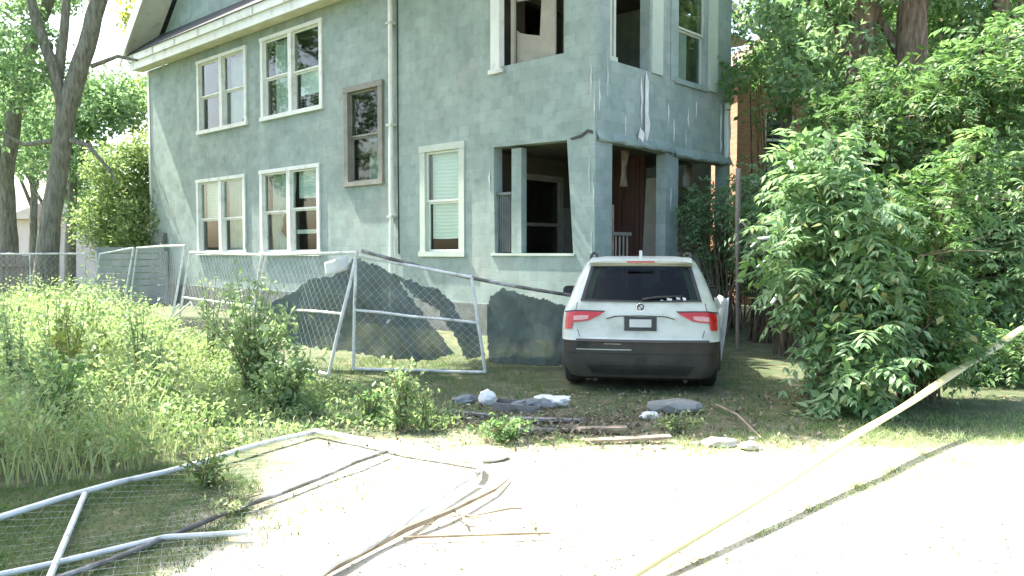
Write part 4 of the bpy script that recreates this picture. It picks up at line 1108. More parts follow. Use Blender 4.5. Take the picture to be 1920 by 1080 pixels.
cloth('screen_cloth', [(1.86, 0.06), (1.85, 0.94), (2.05, 1.13), (2.30, 1.06), (2.62, 0.98), (3.02, 0.86), (3.02, 0.02), (2.4, 0.03)], (-2.2, 11.4, 0), (1, 0.0, 0), 'dark cloth sheet hanging to the ground just left of the car', 8)
# dirty white scrap caught at the top
mb = MB(); mb.grid([[(-2.62 + 0.33 * i / 6, 11.18 + 0.02 * math.sin(i * 2 + j), 1.30 + 0.20 * j / 4 + 0.10 * i / 6) for i in range(7)] for j in range(5)]); o = mb.build('white_scrap', 'paper', None, 50, fix=False); o.modifiers.new('thick', 'SOLIDIFY').thickness = 0.005
tag(o, 'white scrap of sheeting caught beside the peak of the dark cloth', 'scrap')


# ------------------------------------------------------------------ vegetation helpers
def leaf_cloud(C, size, rng, up=0.35, droop=0.0, aspect=0.5):
    """one folded leaf at each point of C"""
    n = len(C)
    d = rng.normal(size=(n, 3)); d[:, 2] -= droop; d /= np.linalg.norm(d, axis=1)[:, None]
    nr = rng.normal(size=(n, 3)); nr[:, 2] += up * 3; nr -= d * (nr * d).sum(1)[:, None]; nr /= np.linalg.norm(nr, axis=1)[:, None] + 1e-9
    s = np.cross(d, nr)
    L_ = (size * rng.uniform(0.6, 1.35, n))[:, None]; Wd = L_ * aspect
    b = C - d * L_ * 0.5
    V = np.stack([b, b + d * L_ * 0.45 + s * Wd * 0.5 + nr * L_ * 0.1, b + d * L_, b + d * L_ * 0.45 - s * Wd * 0.5 + nr * L_ * 0.1], 1).reshape(-1, 3)
    k = (np.arange(n) * 4)[:, None]
    F = np.concatenate([k + np.array([0, 1, 2]), k + np.array([0, 2, 3])], 0)
    return V, F


def sprays(bases, dirs, length, npair, leaf, rng, droop=0.5):
    """pinnate leaves: arching rachis with pairs of leaflets"""
    n = len(bases)
    dirs = dirs / np.linalg.norm(dirs, axis=1)[:, None]
    Ls = length * rng.uniform(0.6, 1.25, n)
    up = np.array([0, 0, 1.0])
    side = np.cross(dirs, up); side /= np.linalg.norm(side, axis=1)[:, None] + 1e-6
    Vs, Fs = [], []; off_ = 0
    roll = rng.normal(0, 0.35, n)[:, None]
    nrm0 = np.cross(side, dirs)
    side = side * np.cos(roll) + nrm0 * np.sin(roll)
    prev = None
    for k in range(npair):
        t = (k + 1) / npair
        pos = bases + dirs * (Ls * t)[:, None] - up * (droop * Ls * t * t)[:, None]
        tan = dirs - up * (2 * droop * t); tan /= np.linalg.norm(tan, axis=1)[:, None]
        for sg in ((1, -1) if k < npair - 1 else (1, -1, 0)):
            ld = tan * (0.45 if sg else 1.0) + side * sg * 0.9 - up * 0.25 + rng.normal(0, 0.18, (n, 3))
            ld /= np.linalg.norm(ld, axis=1)[:, None]
            nn = np.cross(ld, tan) * (sg if sg else 1); nn = nn + up * 0.3; nn -= ld * (nn * ld).sum(1)[:, None]; nn /= np.linalg.norm(nn, axis=1)[:, None] + 1e-6
            ss = np.cross(ld, nn)
            ll = (leaf * rng.uniform(0.7, 1.25, n) * (0.75 + 0.5 * math.sin(math.pi * t)))[:, None]
            w = ll * 0.19
            V = np.stack([pos, pos + ld * ll * 0.35 + ss * w + nn * ll * 0.04, pos + ld * ll - up * ll * 0.12, pos + ld * ll * 0.35 - ss * w + nn * ll * 0.04], 1).reshape(-1, 3)
            kk = (np.arange(n) * 4)[:, None] + off_
            Vs.append(V); Fs.append(kk + np.array([0, 1, 2])); Fs.append(kk + np.array([0, 2, 3])); off_ += len(V)
    # rachis: thin triangle strip
    tip = bases + dirs * Ls[:, None] - up * (droop * Ls)[:, None]
    mid = bases + dirs * (Ls * 0.5)[:, None] - up * (droop * Ls * 0.25)[:, None]
    w = 0.004
    V = np.stack([bases - up * w, bases + up * w, mid - up * w, mid + up * w, tip], 1).reshape(-1, 3)
    kk = (np.arange(n) * 5)[:, None] + off_
    Vs.append(V); Fs += [kk + np.array([0, 2, 1]), kk + np.array([1, 2, 3]), kk + np.array([2, 4, 3])]
    return np.concatenate(Vs), np.concatenate(Fs)


def blobs(cl, n, rng, shell=0.55):
    """points in ellipsoid clusters (cx,cy,cz,rx,ry,rz), denser towards the shell, in small clumps"""
    cl = np.array(cl, float)
    vol = np.cbrt(cl[:, 3] * cl[:, 4] * cl[:, 5]) ** 2
    pick = rng.choice(len(cl), n, p=vol / vol.sum())
    d = rng.normal(size=(n, 3)); d /= np.linalg.norm(d, axis=1)[:, None]
    r = rng.uniform(0, 1, n) ** (1 / 3.0); r = shell * (0.72 + 0.33 * rng.uniform(0, 1, n)) + (1 - shell) * r
    return cl[pick, :3] + d * r[:, None] * cl[pick, 3:], d


def clumpy(cl, nclump, per, spread, rng, shell=0.6):
    c, d = blobs(cl, nclump, rng, shell)
    P = np.repeat(c, per, 0) + rng.normal(0, spread, (nclump * per, 3)) * np.array([1, 1, 0.7])
    return P


def rib(V, F, name, mat, parent=None):
    return link(name, np_mesh(name, V, F), mat, parent)


def tree(name, label, cat, base, paths, bark, crown=None, crown_mat='leaf_mid', group=None, nseg=9):
    """paths: list of (points, radii) in world coordinates; crown = (V,F) in world coordinates"""
    root = empty(name, base); b = V3(base)
    tag(root, label, cat, group)
    mb = MB()
    for pts, rad in paths:
        # subdivide for a slightly crooked limb
        P = []; Rr = []
        for i in range(len(pts) - 1):
            a, c = V3(pts[i]), V3(pts[i + 1])
            for k in range(4):
                t = k / 4
                p = a.lerp(c, t); j = 0.25 * (rad[i] + rad[i + 1]) * 0.5
                P.append(p + V3((noise.noise((p.x, p.y, p.z)), noise.noise((p.z, p.x, p.y)), 0)) * j * (1 if i + k else 0)); Rr.append(rad[i] + (rad[i + 1] - rad[i]) * t)
        P.append(V3(pts[-1])); Rr.append(rad[-1])
        mb.tube([p - b for p in P], Rr, nseg)
    mb.build('trunk', bark, root, 60)
    if crown is not None:
        V, F = crown
        o = rib(V - np.array(b), F, 'crown', crown_mat, root); tag(o, kind='stuff')
    return root


rng = np.random.default_rng(11)

# ------------------------------------------------------------------ trees at the left
cr = clumpy([(-12.6, 20.2, 6.6, 1.3, 1.2, 1.4), (-12.0, 20.4, 9.2, 2.6, 2.2, 1.0), (-13.8, 20.0, 4.6, 0.9, 0.9, 0.9)], 330, 26, 0.16, rng)
tree('forked_tree', 'thick forked grey trunk rising at the upper left behind the chain-link', 'tree', (-11.75, 20, 0),
     [([(-11.75, 20, 0), (-11.55, 20, 2.0), (-11.25, 20, 3.9), (-11.02, 20, 5.2), (-10.5, 20, 6.7), (-10.05, 20, 8.2), (-9.6, 20, 10.5)], [0.32, 0.25, 0.22, 0.24, 0.21, 0.19, 0.12]),
      ([(-11.05, 20, 4.9), (-11.3, 19.95, 6.2), (-11.75, 20, 7.4), (-12.2, 20.1, 9.5)], [0.15, 0.14, 0.12, 0.07]),
      ([(-11.3, 20.05, 5.6), (-11.15, 20.1, 6.8), (-11.0, 20.2, 8.6)], [0.13, 0.12, 0.08]),
      ([(-10.9, 19.9, 4.4), (-10.4, 19.8, 4.25), (-9.9, 19.7, 3.7), (-9.6, 19.6, 3.3)], [0.07, 0.055, 0.04, 0.02]),
      ([(-10.35, 19.9, 6.2), (-9.7, 19.9, 6.45), (-9.2, 19.9, 6.35)], [0.06, 0.045, 0.03]),
      ([(-11.4, 20, 4.4), (-12.1, 20, 4.3), (-12.7, 20.1, 4.6)], [0.07, 0.05, 0.03])],
     'bark', leaf_cloud(cr, 0.16, rng), 'leaf_light')
cr = clumpy([(-14.6, 22.2, 7.0, 1.3, 1.2, 1.7), (-13.0, 22.5, 9.2, 1.8, 1.2, 1.0), (-15.2, 22.3, 4.8, 1.1, 1.0, 1.3)], 300, 26, 0.16, rng)
tree('leaning_tree', 'dark trunk at the left edge next to the forked tree', 'tree', (-13.9, 22, 0),
     [([(-13.95, 22, 0), (-13.8, 22, 2.0), (-13.85, 22, 3.6), (-13.55, 22, 5.4), (-13.15, 22, 7.0), (-12.5, 22, 8.6), (-12.2, 22, 10.2)], [0.30, 0.23, 0.19, 0.19, 0.16, 0.14, 0.09]),
      ([(-13.8, 22, 3.7), (-14.4, 22, 5.2), (-14.6, 22, 7.2)], [0.16, 0.14, 0.08])],
     'bark', leaf_cloud(cr, 0.15, rng), 'leaf_light')
# yellowish leafy tree by the house corner
cr = clumpy([(-13.2, 26.8, 4.4, 1.0, 0.9, 0.8), (-13.9, 27, 2.6, 0.8, 0.8, 1.0), (-12.2, 27.2, 5.0, 0.8, 0.8, 0.7), (-12.2, 26.8, 2.6, 1.2, 1.1, 1.2), (-12.9, 27.0, 1.6, 0.9, 0.9, 1.0), (-11.9, 27.2, 3.9, 0.9, 0.9, 0.9), (-13.2, 27.4, 3.2, 0.9, 0.8, 0.9), (-12.0, 26.6, 1.2, 0.9, 0.9, 1.0)], 760, 24, 0.2, rng, 0.45)
tree('small_tree', 'bushy yellow-green tree close to the far corner of the house', 'tree', (-12.4, 27, 0),
     [([(-12.4, 27, 0), (-12.35, 27, 1.4), (-12.5, 27, 2.6), (-12.1, 27.1, 4.0)], [0.12, 0.1, 0.07, 0.03]), ([(-12.38, 27, 1.2), (-13.0, 27.1, 2.6)], [0.06, 0.03])],
     'bark', leaf_cloud(cr, 0.15, rng), 'leaf_corner')
# pale far crowns with gaps for the sky
for k, (bx_, by_, hgt, lab, mt_) in enumerate([(-13.5, 33, 9.5, 'pale airy tree behind the forked trunk', 'leaf_yellow'), (-19.5, 34, 8.0, 'darker round tree far behind the left edge', 'leaf_light'), (-24.0, 40, 11, 'tall far tree showing left of the trunks', 'leaf_light'), (-16.6, 30, 10, 'light green tree filling the gap between the two left trunks', 'leaf_light'), (-12.0, 30.5, 11, 'tall airy tree above the bushy yellow-green one', 'leaf_yellow'), (-9.6, 37, 11, 'far tree peeping over the house corner', 'leaf_yellow')]):
    cl = [(bx_ + rng.uniform(-1.8, 1.8), by_ + rng.uniform(-1.5, 1.5), hgt * rng.uniform(0.35, 1.0), rng.uniform(0.9, 1.7), rng.uniform(0.9, 1.6), rng.uniform(0.7, 1.3)) for _ in range(9)]
    cr = clumpy(cl, 420, 18, 0.22, rng)
    tree('background_tree', lab, 'tree', (bx_, by_, 0), [([(bx_, by_, 0), (bx_ + 0.2, by_, hgt * 0.4), (bx_ - 0.2, by_, hgt * 0.9)], [0.22, 0.17, 0.05]), ([(bx_ + 0.2, by_, hgt * 0.4), (bx_ + 1.4, by_, hgt * 0.75)], [0.1, 0.03]), ([(bx_ + 0.1, by_, hgt * 0.35), (bx_ - 1.4, by_, hgt * 0.7)], [0.1, 0.03])], 'bark', leaf_cloud(cr, 0.22, rng), mt_, 'far trees at the left')

# broad tree outside the left edge: its limbs reach over the plot and shade the car
def S(gx, gy, z): k = z / math.tan(SUN_EL); return (gx + SUN_H.x * k, gy + SUN_H.y * k, z)
cl = []
for (gx, gy, z, r) in [(1.2, 8.4, 8.6, 0.95), (2.0, 9.6, 9.0, 1.25), (1.5, 11.0, 9.0, 1.35), (2.3, 12.2, 9.3, 1.3), (0.4, 9.2, 8.4, 0.9), (-0.5, 8.8, 8.6, 0.75), (3.2, 9.4, 9.5, 1.0), (-0.9, 9.9, 8.8, 0.7), (0.2, 11.4, 9.4, 0.9), (2.7, 8.0, 9.0, 0.7),
                        (0.6, 7.55, 8.6, 0.6), (1.6, 7.6, 8.8, 0.6), (-0.3, 8.0, 8.4, 0.55), (2.4, 7.7, 8.8, 0.6), (3.1, 8.2, 9.0, 0.6), (-1.6, 9.2, 8.6, 0.6), (0.5, 10.3, 9.0, 0.9), (1.3, 9.3, 9.4, 0.8), (-3.6, 5.9, 8.0, 0.6), (-3.0, 5.9, 8.1, 0.5), (-4.3, 6.4, 8.0, 0.7), (-2.55, 4.95, 7.9, 0.5), (-2.1, 4.4, 7.6, 0.45), (-2.6, 5.25, 8.0, 0.5), (-2.2, 4.75, 7.6, 0.45), (-2.4, 4.2, 7.4, 0.55), (-3.0, 4.8, 7.8, 0.6), (-2.9, 4.0, 7.4, 0.5), (-3.3, 5.0, 7.8, 0.75), (-2.7, 4.4, 7.6, 0.65), (-3.8, 4.3, 7.6, 0.8), (-2.3, 5.2, 8.2, 0.4)]:
    cl.append((*S(gx, gy, z), r, r, r * 0.55))
cr = clumpy(cl, 2200, 26, 0.16, rng, 0.4)
c_ = [c[:3] for c in cl]
limbs = [([(-9.6, 9.6, 0), (-9.5, 9.7, 3.0), (-9.2, 9.9, 5.6), (-8.6, 10.3, 7.6)], [0.42, 0.34, 0.30, 0.20])]
for i, c in enumerate(c_):
    st = (-9.2, 9.9, 5.6) if i % 2 else (-9.4, 9.75, 4.8)
    m_ = tuple(st[q] * 0.45 + c[q] * 0.55 + (0.5 if q == 2 else 0) for q in range(3))
    limbs.append(([st, m_, c], [0.10, 0.06, 0.02]))
tree('shade_tree', 'broad tree outside the left edge whose dappled shade falls on the car', 'tree', (-9.6, 9.6, 0), limbs, 'bark', leaf_cloud(cr, 0.17, rng), 'leaf_mid')

# ------------------------------------------------------------------ thicket at the right
def shrub(name, label, base, cl, nspray, mat, leaf=0.10, length=0.42, npair=7, stems=4, droop=0.55, group='shrubs of the right-hand thicket', extra=0, emat=None):
    root = empty(name, base); tag(root, label, 'shrub', group); b = np.array(base)
    cl2 = list(cl)
    for c in cl:                       # ragged outline: satellites on each main clump
        for _ in range(4):
            v = rng.normal(size=3); v /= np.linalg.norm(v); q = rng.uniform(0.35, 0.6)
            cl2.append((c[0] + v[0] * c[3], c[1] + v[1] * c[4], max(0.15, c[2] + v[2] * c[5]), c[3] * q, c[4] * q, c[5] * q))
    nb_ = max(8, nspray // 14)
    T, d0 = blobs(cl2, nb_, rng, 0.8)
    Bp, Bd = [], []
    brm = MB()
    for i in range(nb_):
        p0 = b + np.array([rng.uniform(-.25, .25), rng.uniform(-.25, .25), 0.0]); p2 = T[i] + np.array([0, -0.05, 0.12]); p1 = p0 * 0.45 + p2 * 0.55 + np.array([rng.uniform(-.2, .2), rng.uniform(-.2, .2), 0.25 * abs(p2[2])])
        f = lambda t: (1 - t) ** 2 * p0 + 2 * t * (1 - t) * p1 + t * t * p2
        brm.tube([V3(f(t) - b) for t in (0, .25, .5, .75, 1)], [0.014, 0.011, 0.008, 0.006, 0.003], 5)
        for k in range(9):
            t = 1 - 0.62 * (k / 8) ** 1.2
            p = f(t); tg = f(min(1, t + 0.02)) - f(t - 0.02); tg /= np.linalg.norm(tg) + 1e-9
            sdv = np.cross(tg, [0, 0, 1]); sdv /= np.linalg.norm(sdv) + 1e-9
            Bp.append(p); Bd.append(tg * 0.55 + sdv * (0.9 if k % 2 else -0.9) * (k > 0) + rng.normal(0, 0.28, 3) + np.array([0, 0, 0.2]))
    brm.build('branches', 'bark_brown', root, 60)
    for i in range(6):
        c = cl[rng.integers(len(cl))]; v = rng.normal(size=3); v[1] = -abs(v[1]); v /= np.linalg.norm(v)
        p0 = np.array(c[:3]); p2 = p0 + v * np.array(c[3:]) * 1.35; p2[2] = max(p2[2], 0.1); p1 = (p0 + p2) / 2 + rng.normal(0, 0.06, 3)
        mb = MB(); mb.tube([V3(p - b) for p in (p0, p1, p2)], [0.009, 0.006, 0.002], 5); mb.build('bare_twig', 'wood_debris', root, 60)
    P, d = blobs(cl2, nspray // 2, rng, 0.8)
    dirs = d * 0.7 + rng.normal(0, 0.45, d.shape) + np.array([-0.15, -0.25, 0.25])
    Pb = P - dirs / np.linalg.norm(dirs, axis=1)[:, None] * length * 0.4
    V, F = sprays(np.concatenate([Pb, np.array(Bp)]), np.concatenate([dirs, np.array(Bd)]), length, npair, leaf, rng, droop)
    V[:, 2] = np.maximum(V[:, 2], 0.02)
    o = rib(V - b, F, 'foliage', mat, root); tag(o, kind='stuff')
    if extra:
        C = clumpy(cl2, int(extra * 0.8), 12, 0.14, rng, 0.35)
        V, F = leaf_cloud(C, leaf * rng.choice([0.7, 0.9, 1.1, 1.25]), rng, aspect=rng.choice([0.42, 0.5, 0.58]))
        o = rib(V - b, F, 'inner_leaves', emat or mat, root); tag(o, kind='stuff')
    for i in range(stems):
        c = cl[i % len(cl)]
        p0 = V3((base[0] + rng.uniform(-.2, .2), base[1] + rng.uniform(-.2, .2), -0.05)); p2 = V3((c[0] + rng.uniform(-.2, .2), c[1] + rng.uniform(-.2, .2), c[2] + c[5] * 0.4))
        p1 = p0.lerp(p2, 0.5) + V3((rng.uniform(-.12, .12), rng.uniform(-.12, .12), 0.1))
        mb = MB(); mb.tube([p - V3(base) for p in (p0, p1, p2)], [0.032, 0.022, 0.008], 7); mb.build('stem', 'bark_brown', root, 60)
    return root

def shrub_near(name, label, base, cl, *a, **k):
    f = 1.16 if 'right edge' in label else 0.93
    return shrub(name, label, (base[0] * f, base[1] * f, 0), [(c[0] * f, c[1] * f, *c[2:]) for c in cl], *a, **k)
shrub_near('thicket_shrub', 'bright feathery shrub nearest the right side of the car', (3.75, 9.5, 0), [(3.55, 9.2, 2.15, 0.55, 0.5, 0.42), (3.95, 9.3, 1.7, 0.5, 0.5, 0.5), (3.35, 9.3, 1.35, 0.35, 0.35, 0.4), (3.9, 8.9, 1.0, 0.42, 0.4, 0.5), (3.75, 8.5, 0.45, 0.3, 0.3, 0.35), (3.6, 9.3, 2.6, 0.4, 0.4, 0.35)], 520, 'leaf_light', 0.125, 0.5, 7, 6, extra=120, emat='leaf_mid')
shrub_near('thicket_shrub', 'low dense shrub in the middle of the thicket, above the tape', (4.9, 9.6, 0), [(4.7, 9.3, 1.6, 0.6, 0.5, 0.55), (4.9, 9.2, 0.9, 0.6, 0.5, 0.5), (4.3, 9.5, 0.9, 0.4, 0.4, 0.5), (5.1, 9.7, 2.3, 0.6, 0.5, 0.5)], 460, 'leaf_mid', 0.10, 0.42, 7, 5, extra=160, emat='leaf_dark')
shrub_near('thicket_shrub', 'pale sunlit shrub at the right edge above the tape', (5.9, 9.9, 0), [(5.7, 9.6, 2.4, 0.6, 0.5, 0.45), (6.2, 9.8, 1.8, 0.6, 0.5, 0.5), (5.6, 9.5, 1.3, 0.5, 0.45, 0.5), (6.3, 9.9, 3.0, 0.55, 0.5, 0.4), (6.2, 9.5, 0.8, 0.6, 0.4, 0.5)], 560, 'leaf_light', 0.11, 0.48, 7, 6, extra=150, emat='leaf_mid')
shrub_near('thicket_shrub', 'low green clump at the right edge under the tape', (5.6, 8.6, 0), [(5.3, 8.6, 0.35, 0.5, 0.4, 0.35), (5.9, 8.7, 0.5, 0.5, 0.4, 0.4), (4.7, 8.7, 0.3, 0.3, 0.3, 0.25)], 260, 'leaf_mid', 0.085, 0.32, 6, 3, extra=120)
shrub('thicket_shrub', 'tall dark shrub behind the feathery one, under the brown trunks', (5.2, 12.2, 0), [(5.2, 12.0, 3.0, 0.7, 0.7, 0.8), (5.6, 12.2, 2.3, 0.9, 0.7, 0.8), (5.0, 12.2, 1.5, 0.8, 0.6, 0.7), (5.9, 12.4, 3.7, 0.8, 0.7, 0.7), (5.0, 12.6, 3.7, 0.45, 0.5, 0.5)], 620, 'leaf_deep', 0.12, 0.5, 7, 6, extra=300, emat='leaf_dark')  # leaves coloured darker in place of shade falling on this shrub
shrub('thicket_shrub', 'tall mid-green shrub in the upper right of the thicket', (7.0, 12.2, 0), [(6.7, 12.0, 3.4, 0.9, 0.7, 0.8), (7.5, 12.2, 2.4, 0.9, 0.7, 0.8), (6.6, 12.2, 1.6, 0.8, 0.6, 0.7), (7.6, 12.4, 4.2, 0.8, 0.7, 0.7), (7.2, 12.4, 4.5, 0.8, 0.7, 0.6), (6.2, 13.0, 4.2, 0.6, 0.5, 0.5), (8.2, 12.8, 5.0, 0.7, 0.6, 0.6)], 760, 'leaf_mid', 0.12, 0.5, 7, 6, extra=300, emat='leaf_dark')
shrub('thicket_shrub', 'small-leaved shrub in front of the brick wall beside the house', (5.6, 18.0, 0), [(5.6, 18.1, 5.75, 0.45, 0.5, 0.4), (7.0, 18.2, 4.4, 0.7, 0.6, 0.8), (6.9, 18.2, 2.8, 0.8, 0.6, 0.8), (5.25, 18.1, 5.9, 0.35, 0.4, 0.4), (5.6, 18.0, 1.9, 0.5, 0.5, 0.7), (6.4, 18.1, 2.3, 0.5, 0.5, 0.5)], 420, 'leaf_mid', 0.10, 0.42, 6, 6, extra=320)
shrub('thicket_shrub', 'green shrub filling the gap behind the pole beside the house', (4.6, 14.6, 0), [(4.25, 14.0, 2.75, 0.4, 0.4, 0.3), (4.15, 13.7, 2.2, 0.35, 0.35, 0.35), (4.45, 14.4, 2.5, 0.4, 0.4, 0.45), (4.95, 14.6, 3.0, 0.5, 0.4, 0.45), (4.5, 14.5, 1.5, 0.45, 0.4, 0.5), (5.2, 14.6, 2.1, 0.5, 0.4, 0.5), (5.6, 14.9, 3.3, 0.5, 0.4, 0.5)], 420, 'leaf_light', 0.10, 0.42, 6, 5, extra=140, emat='leaf_mid')
shrub('thicket_shrub', 'dark shrub filling the back of the open porch end', (4.8, 17.2, 0), [(4.5, 17.0, 1.9, 0.55, 0.4, 0.6), (4.2, 17.2, 2.6, 0.5, 0.4, 0.5), (5.0, 17.3, 2.5, 0.5, 0.4, 0.5), (5.2, 17.3, 1.4, 0.5, 0.4, 0.6)], 260, 'leaf_deep', 0.10, 0.42, 6, 4, extra=160)
shrub('climbing_vine', 'leafy vine hanging in the open right end of the porch', (4.0, 15.6, 0), [(3.75, 15.9, 2.5, 0.35, 0.3, 0.3), (4.2, 15.7, 2.7, 0.4, 0.3, 0.25), (3.65, 16.0, 2.05, 0.25, 0.25, 0.3), (4.5, 15.3, 2.3, 0.35, 0.3, 0.3)], 220, 'leaf_light', 0.09, 0.36, 6, 4, extra=60, group='vines on the porch')
shrub('thicket_shrub', 'sparse sprig reaching out over the pole beside the car', (4.4, 12.6, 0), [(4.2, 12.2, 1.9, 0.5, 0.4, 0.3), (4.15, 12.4, 1.1, 0.3, 0.3, 0.3)], 90, 'leaf_light', 0.09, 0.4, 6, 4)
# tall trees behind the thicket
for k, (x, y, rr, lab) in enumerate([(6.55, 15.2, 0.28, 'dark brown trunk at the top right, the left one of the pair'), (7.35, 15.0, 0.30, 'paler brown trunk at the top right, the right one of the pair'), (9.6, 16.0, 0.2, 'slim tree in the dark upper right corner'), (7.3, 21.5, 0.16, 'airy tree hiding the roof of the brick house')]):
    cl = [(x + rng.uniform(-1.6, 2.2), y + rng.uniform(-0.4, 1.8), rng.uniform(4.6, 8.5), rng.uniform(0.8, 1.4), rng.uniform(0.7, 1.2), rng.uniform(0.6, 1.0)) for _ in range(7)] + [(x + 1.0, y + 1.6, 4.0, 1.6, 0.8, 1.5), (x + 2.4, y + 1.4, 5.4, 1.3, 0.8, 1.3)]
    if k == 3: cl = [(x + rng.uniform(-1.0, 1.4), y + rng.uniform(-0.6, 0.6), rng.uniform(6.6, 9.6), 0.8, 0.7, 0.7) for _ in range(9)]
    cl = [c for c in cl if k == 3 or not (c[2] < 6.6 and abs(c[0] - x) < c[3] + 0.35 and c[1] < y + 0.9)]
    cr = clumpy(cl, 420, 20, 0.17, rng)
    tree('thicket_tree', lab, 'tree', (x, y, 0), [([(x - 0.1, y, 0), (x, y, 2.5), (x + 0.02, y, 5.5), (x + 0.1, y, 9.5)], [rr * 1.15, rr, rr * 0.9, rr * 0.4]), ([(x, y, 5.6), (x + 0.9, y + 0.3, 7.2)], [rr * 0.4, 0.05]), ([(x, y, 5.0), (x - 0.8, y + 0.6, 7.0)], [rr * 0.35, 0.05])], 'bark_brown', leaf_cloud(cr, 0.17, rng), ['leaf_mid', 'leaf_light', 'leaf_mid', 'leaf_light'][k], 'trees behind the thicket')
# deep green backdrop of woodland beyond
cl = [(x + rng.uniform(-1, 1), 19.5 + rng.uniform(-0.8, 2.5), z + rng.uniform(-0.6, 0.6), 1.5, 1.0, 1.3) for x in np.arange(8.6, 17, 1.5) for z in (1.4, 3.4, 5.4, 7.6, 9.6)]
cr = clumpy(cl, 2200, 14, 0.26, rng)
V, F = leaf_cloud(cr, 0.22, rng); o = rib(V, F, 'woodland', 'leaf_mid'); tag(o, 'dark mass of woodland behind the thicket', 'woodland', kind='stuff')

# ------------------------------------------------------------------ brick neighbour, pale far house, fences
nb = empty('brick_house', (7.0, 25.0, 0), R(8)); tag(nb, 'orange brick house glimpsed between the teal house and the thicket', 'house')
holed_wall('wall', 0, 9, -0.1, 7.2, [(0.9, 1.9, 4.3, 6.0), (4, 5, 4.3, 6.0), (0.9, 1.9, 1.2, 3.0), (4, 5, 1.2, 3.0)], 0.25, lambda u, z, d: (u, d, z), 'brick', parent=nb)
for (a, b, c, d) in ((0.9, 1.9, 4.3, 6.0), (4, 5, 4.3, 6.0), (0.9, 1.9, 1.2, 3.0), (4, 5, 1.2, 3.0)):
    mb = MB()
    mb.box(a, a + .08, 0.08, 0.16, c, d); mb.box(b - .08, b, 0.08, 0.16, c, d); mb.box(a + .081, b - .081, 0.081, 0.161, c, c + .08); mb.box(a + .081, b - .081, 0.081, 0.161, d - .08, d); mb.box(a + .081, b - .081, 0.082, 0.162, (c + d) / 2 - .04, (c + d) / 2 + .04)
    wnd = mb.build('window', 'white', nb)
    MB().box(a + .05, b - .05, 0.12, 0.125, c + .05, d - .05).build('pane', 'glass', wnd)
    MB().box(a - .1, b + .1, -0.06, 0.14, c - .13, c - .003).build('sill', 'concrete', wnd)
MB().box(0, 9, 0.26, 8, -0.1, 7.15).build('core', 'interior', nb)
MB().box(-0.02, 0.0, 0.0, 8, -0.1, 7.2).build('wall', 'brick', nb)
mb = MB(); mb.prism([(-0.5, 7.2), (9.5, 7.2), (4.5, 10.6)], -0.5, 8.5, lambda u, v, d: (u, d, v)); mb.build('roof', 'far_roof', nb)

fh = empty('far_house', (-25.5, 41, 0), R(-6)); tag(fh, 'pale pinkish house far off between the left tree trunks', 'house')
holed_wall('wall', 0, 9, 0, 3.3, [(1.2, 2.2, 1.2, 2.6), (4.6, 5.6, 1.2, 2.6)], 0.2, lambda u, z, d: (u, d, z), 'far_wall', parent=fh)
MB().box(0, 9, 0.22, 7, 0, 3.28).build('core', 'far_wall', fh)
for (a, b, c, d) in ((1.2, 2.2, 1.2, 2.6), (4.6, 5.6, 1.2, 2.6)):
    MB().box(a, b, 0.1, 0.12, c, d).build('window', 'glass', fh)
mb = MB(); mb.prism([(-0.4, 3.31), (9.4, 3.31), (4.5, 5.0)], -0.5, 7.5, lambda u, v, d: (u, d, v)); mb.build('roof', 'far_wall', fh)

def board_fence(name, a, b, h, bw, mat, label, horizontal=False):
    a, b = V3(a), V3(b); root = empty(name, a); tag(root, label, 'fence')
    d = (b - a); L_ = d.length; d.normalize(); n = V3((d.y, -d.x, 0))
    rd = random.Random(len(label))
    mt0 = Matrix(((d.x, n.x, 0, 0), (d.y, n.y, 0, 0), (0, 0, 1, 0), (0, 0, 0, 1)))
    if horizontal:
        k = 0
        while k * bw < h:
            MB().box(0, L_, rd.uniform(-.01, .01), 0.03, k * bw + 0.02, k * bw + bw - 0.01, mt0).build('board', mat, root); k += 1
        x = 0.0
        while x <= L_:
            MB().box(x, x + 0.09, 0.035, 0.12, 0, h + 0.05, mt0).build('post', mat, root); x += 2.2
    else:
        x = 0.0
        while x < L_:
            hh = h + rd.uniform(-0.05, 0.05)
            MB().box(x, x + bw - 0.012, rd.uniform(-.012, .012), 0.022, 0.02, hh, mt0).build('board', mat, root); x += bw
        for z in (0.4, h - 0.35):
            MB().box(0, L_, 0.036, 0.08, z, z + 0.09, mt0).build('rail', mat, root)
    return root
board_fence('board_fence', (-17.5, 20.9, 0), (-12.35, 21.4, 0), 1.6, 0.16, 'wood_grey', 'weathered brown board fence behind the chain-link at the far left')
board_fence('slatted_fence', (-12.25, 23.5, 0), (-10.9, 25.6, 0), 1.62, 0.2, 'grey_siding', 'pale grey horizontal boards beside the far house corner', True)

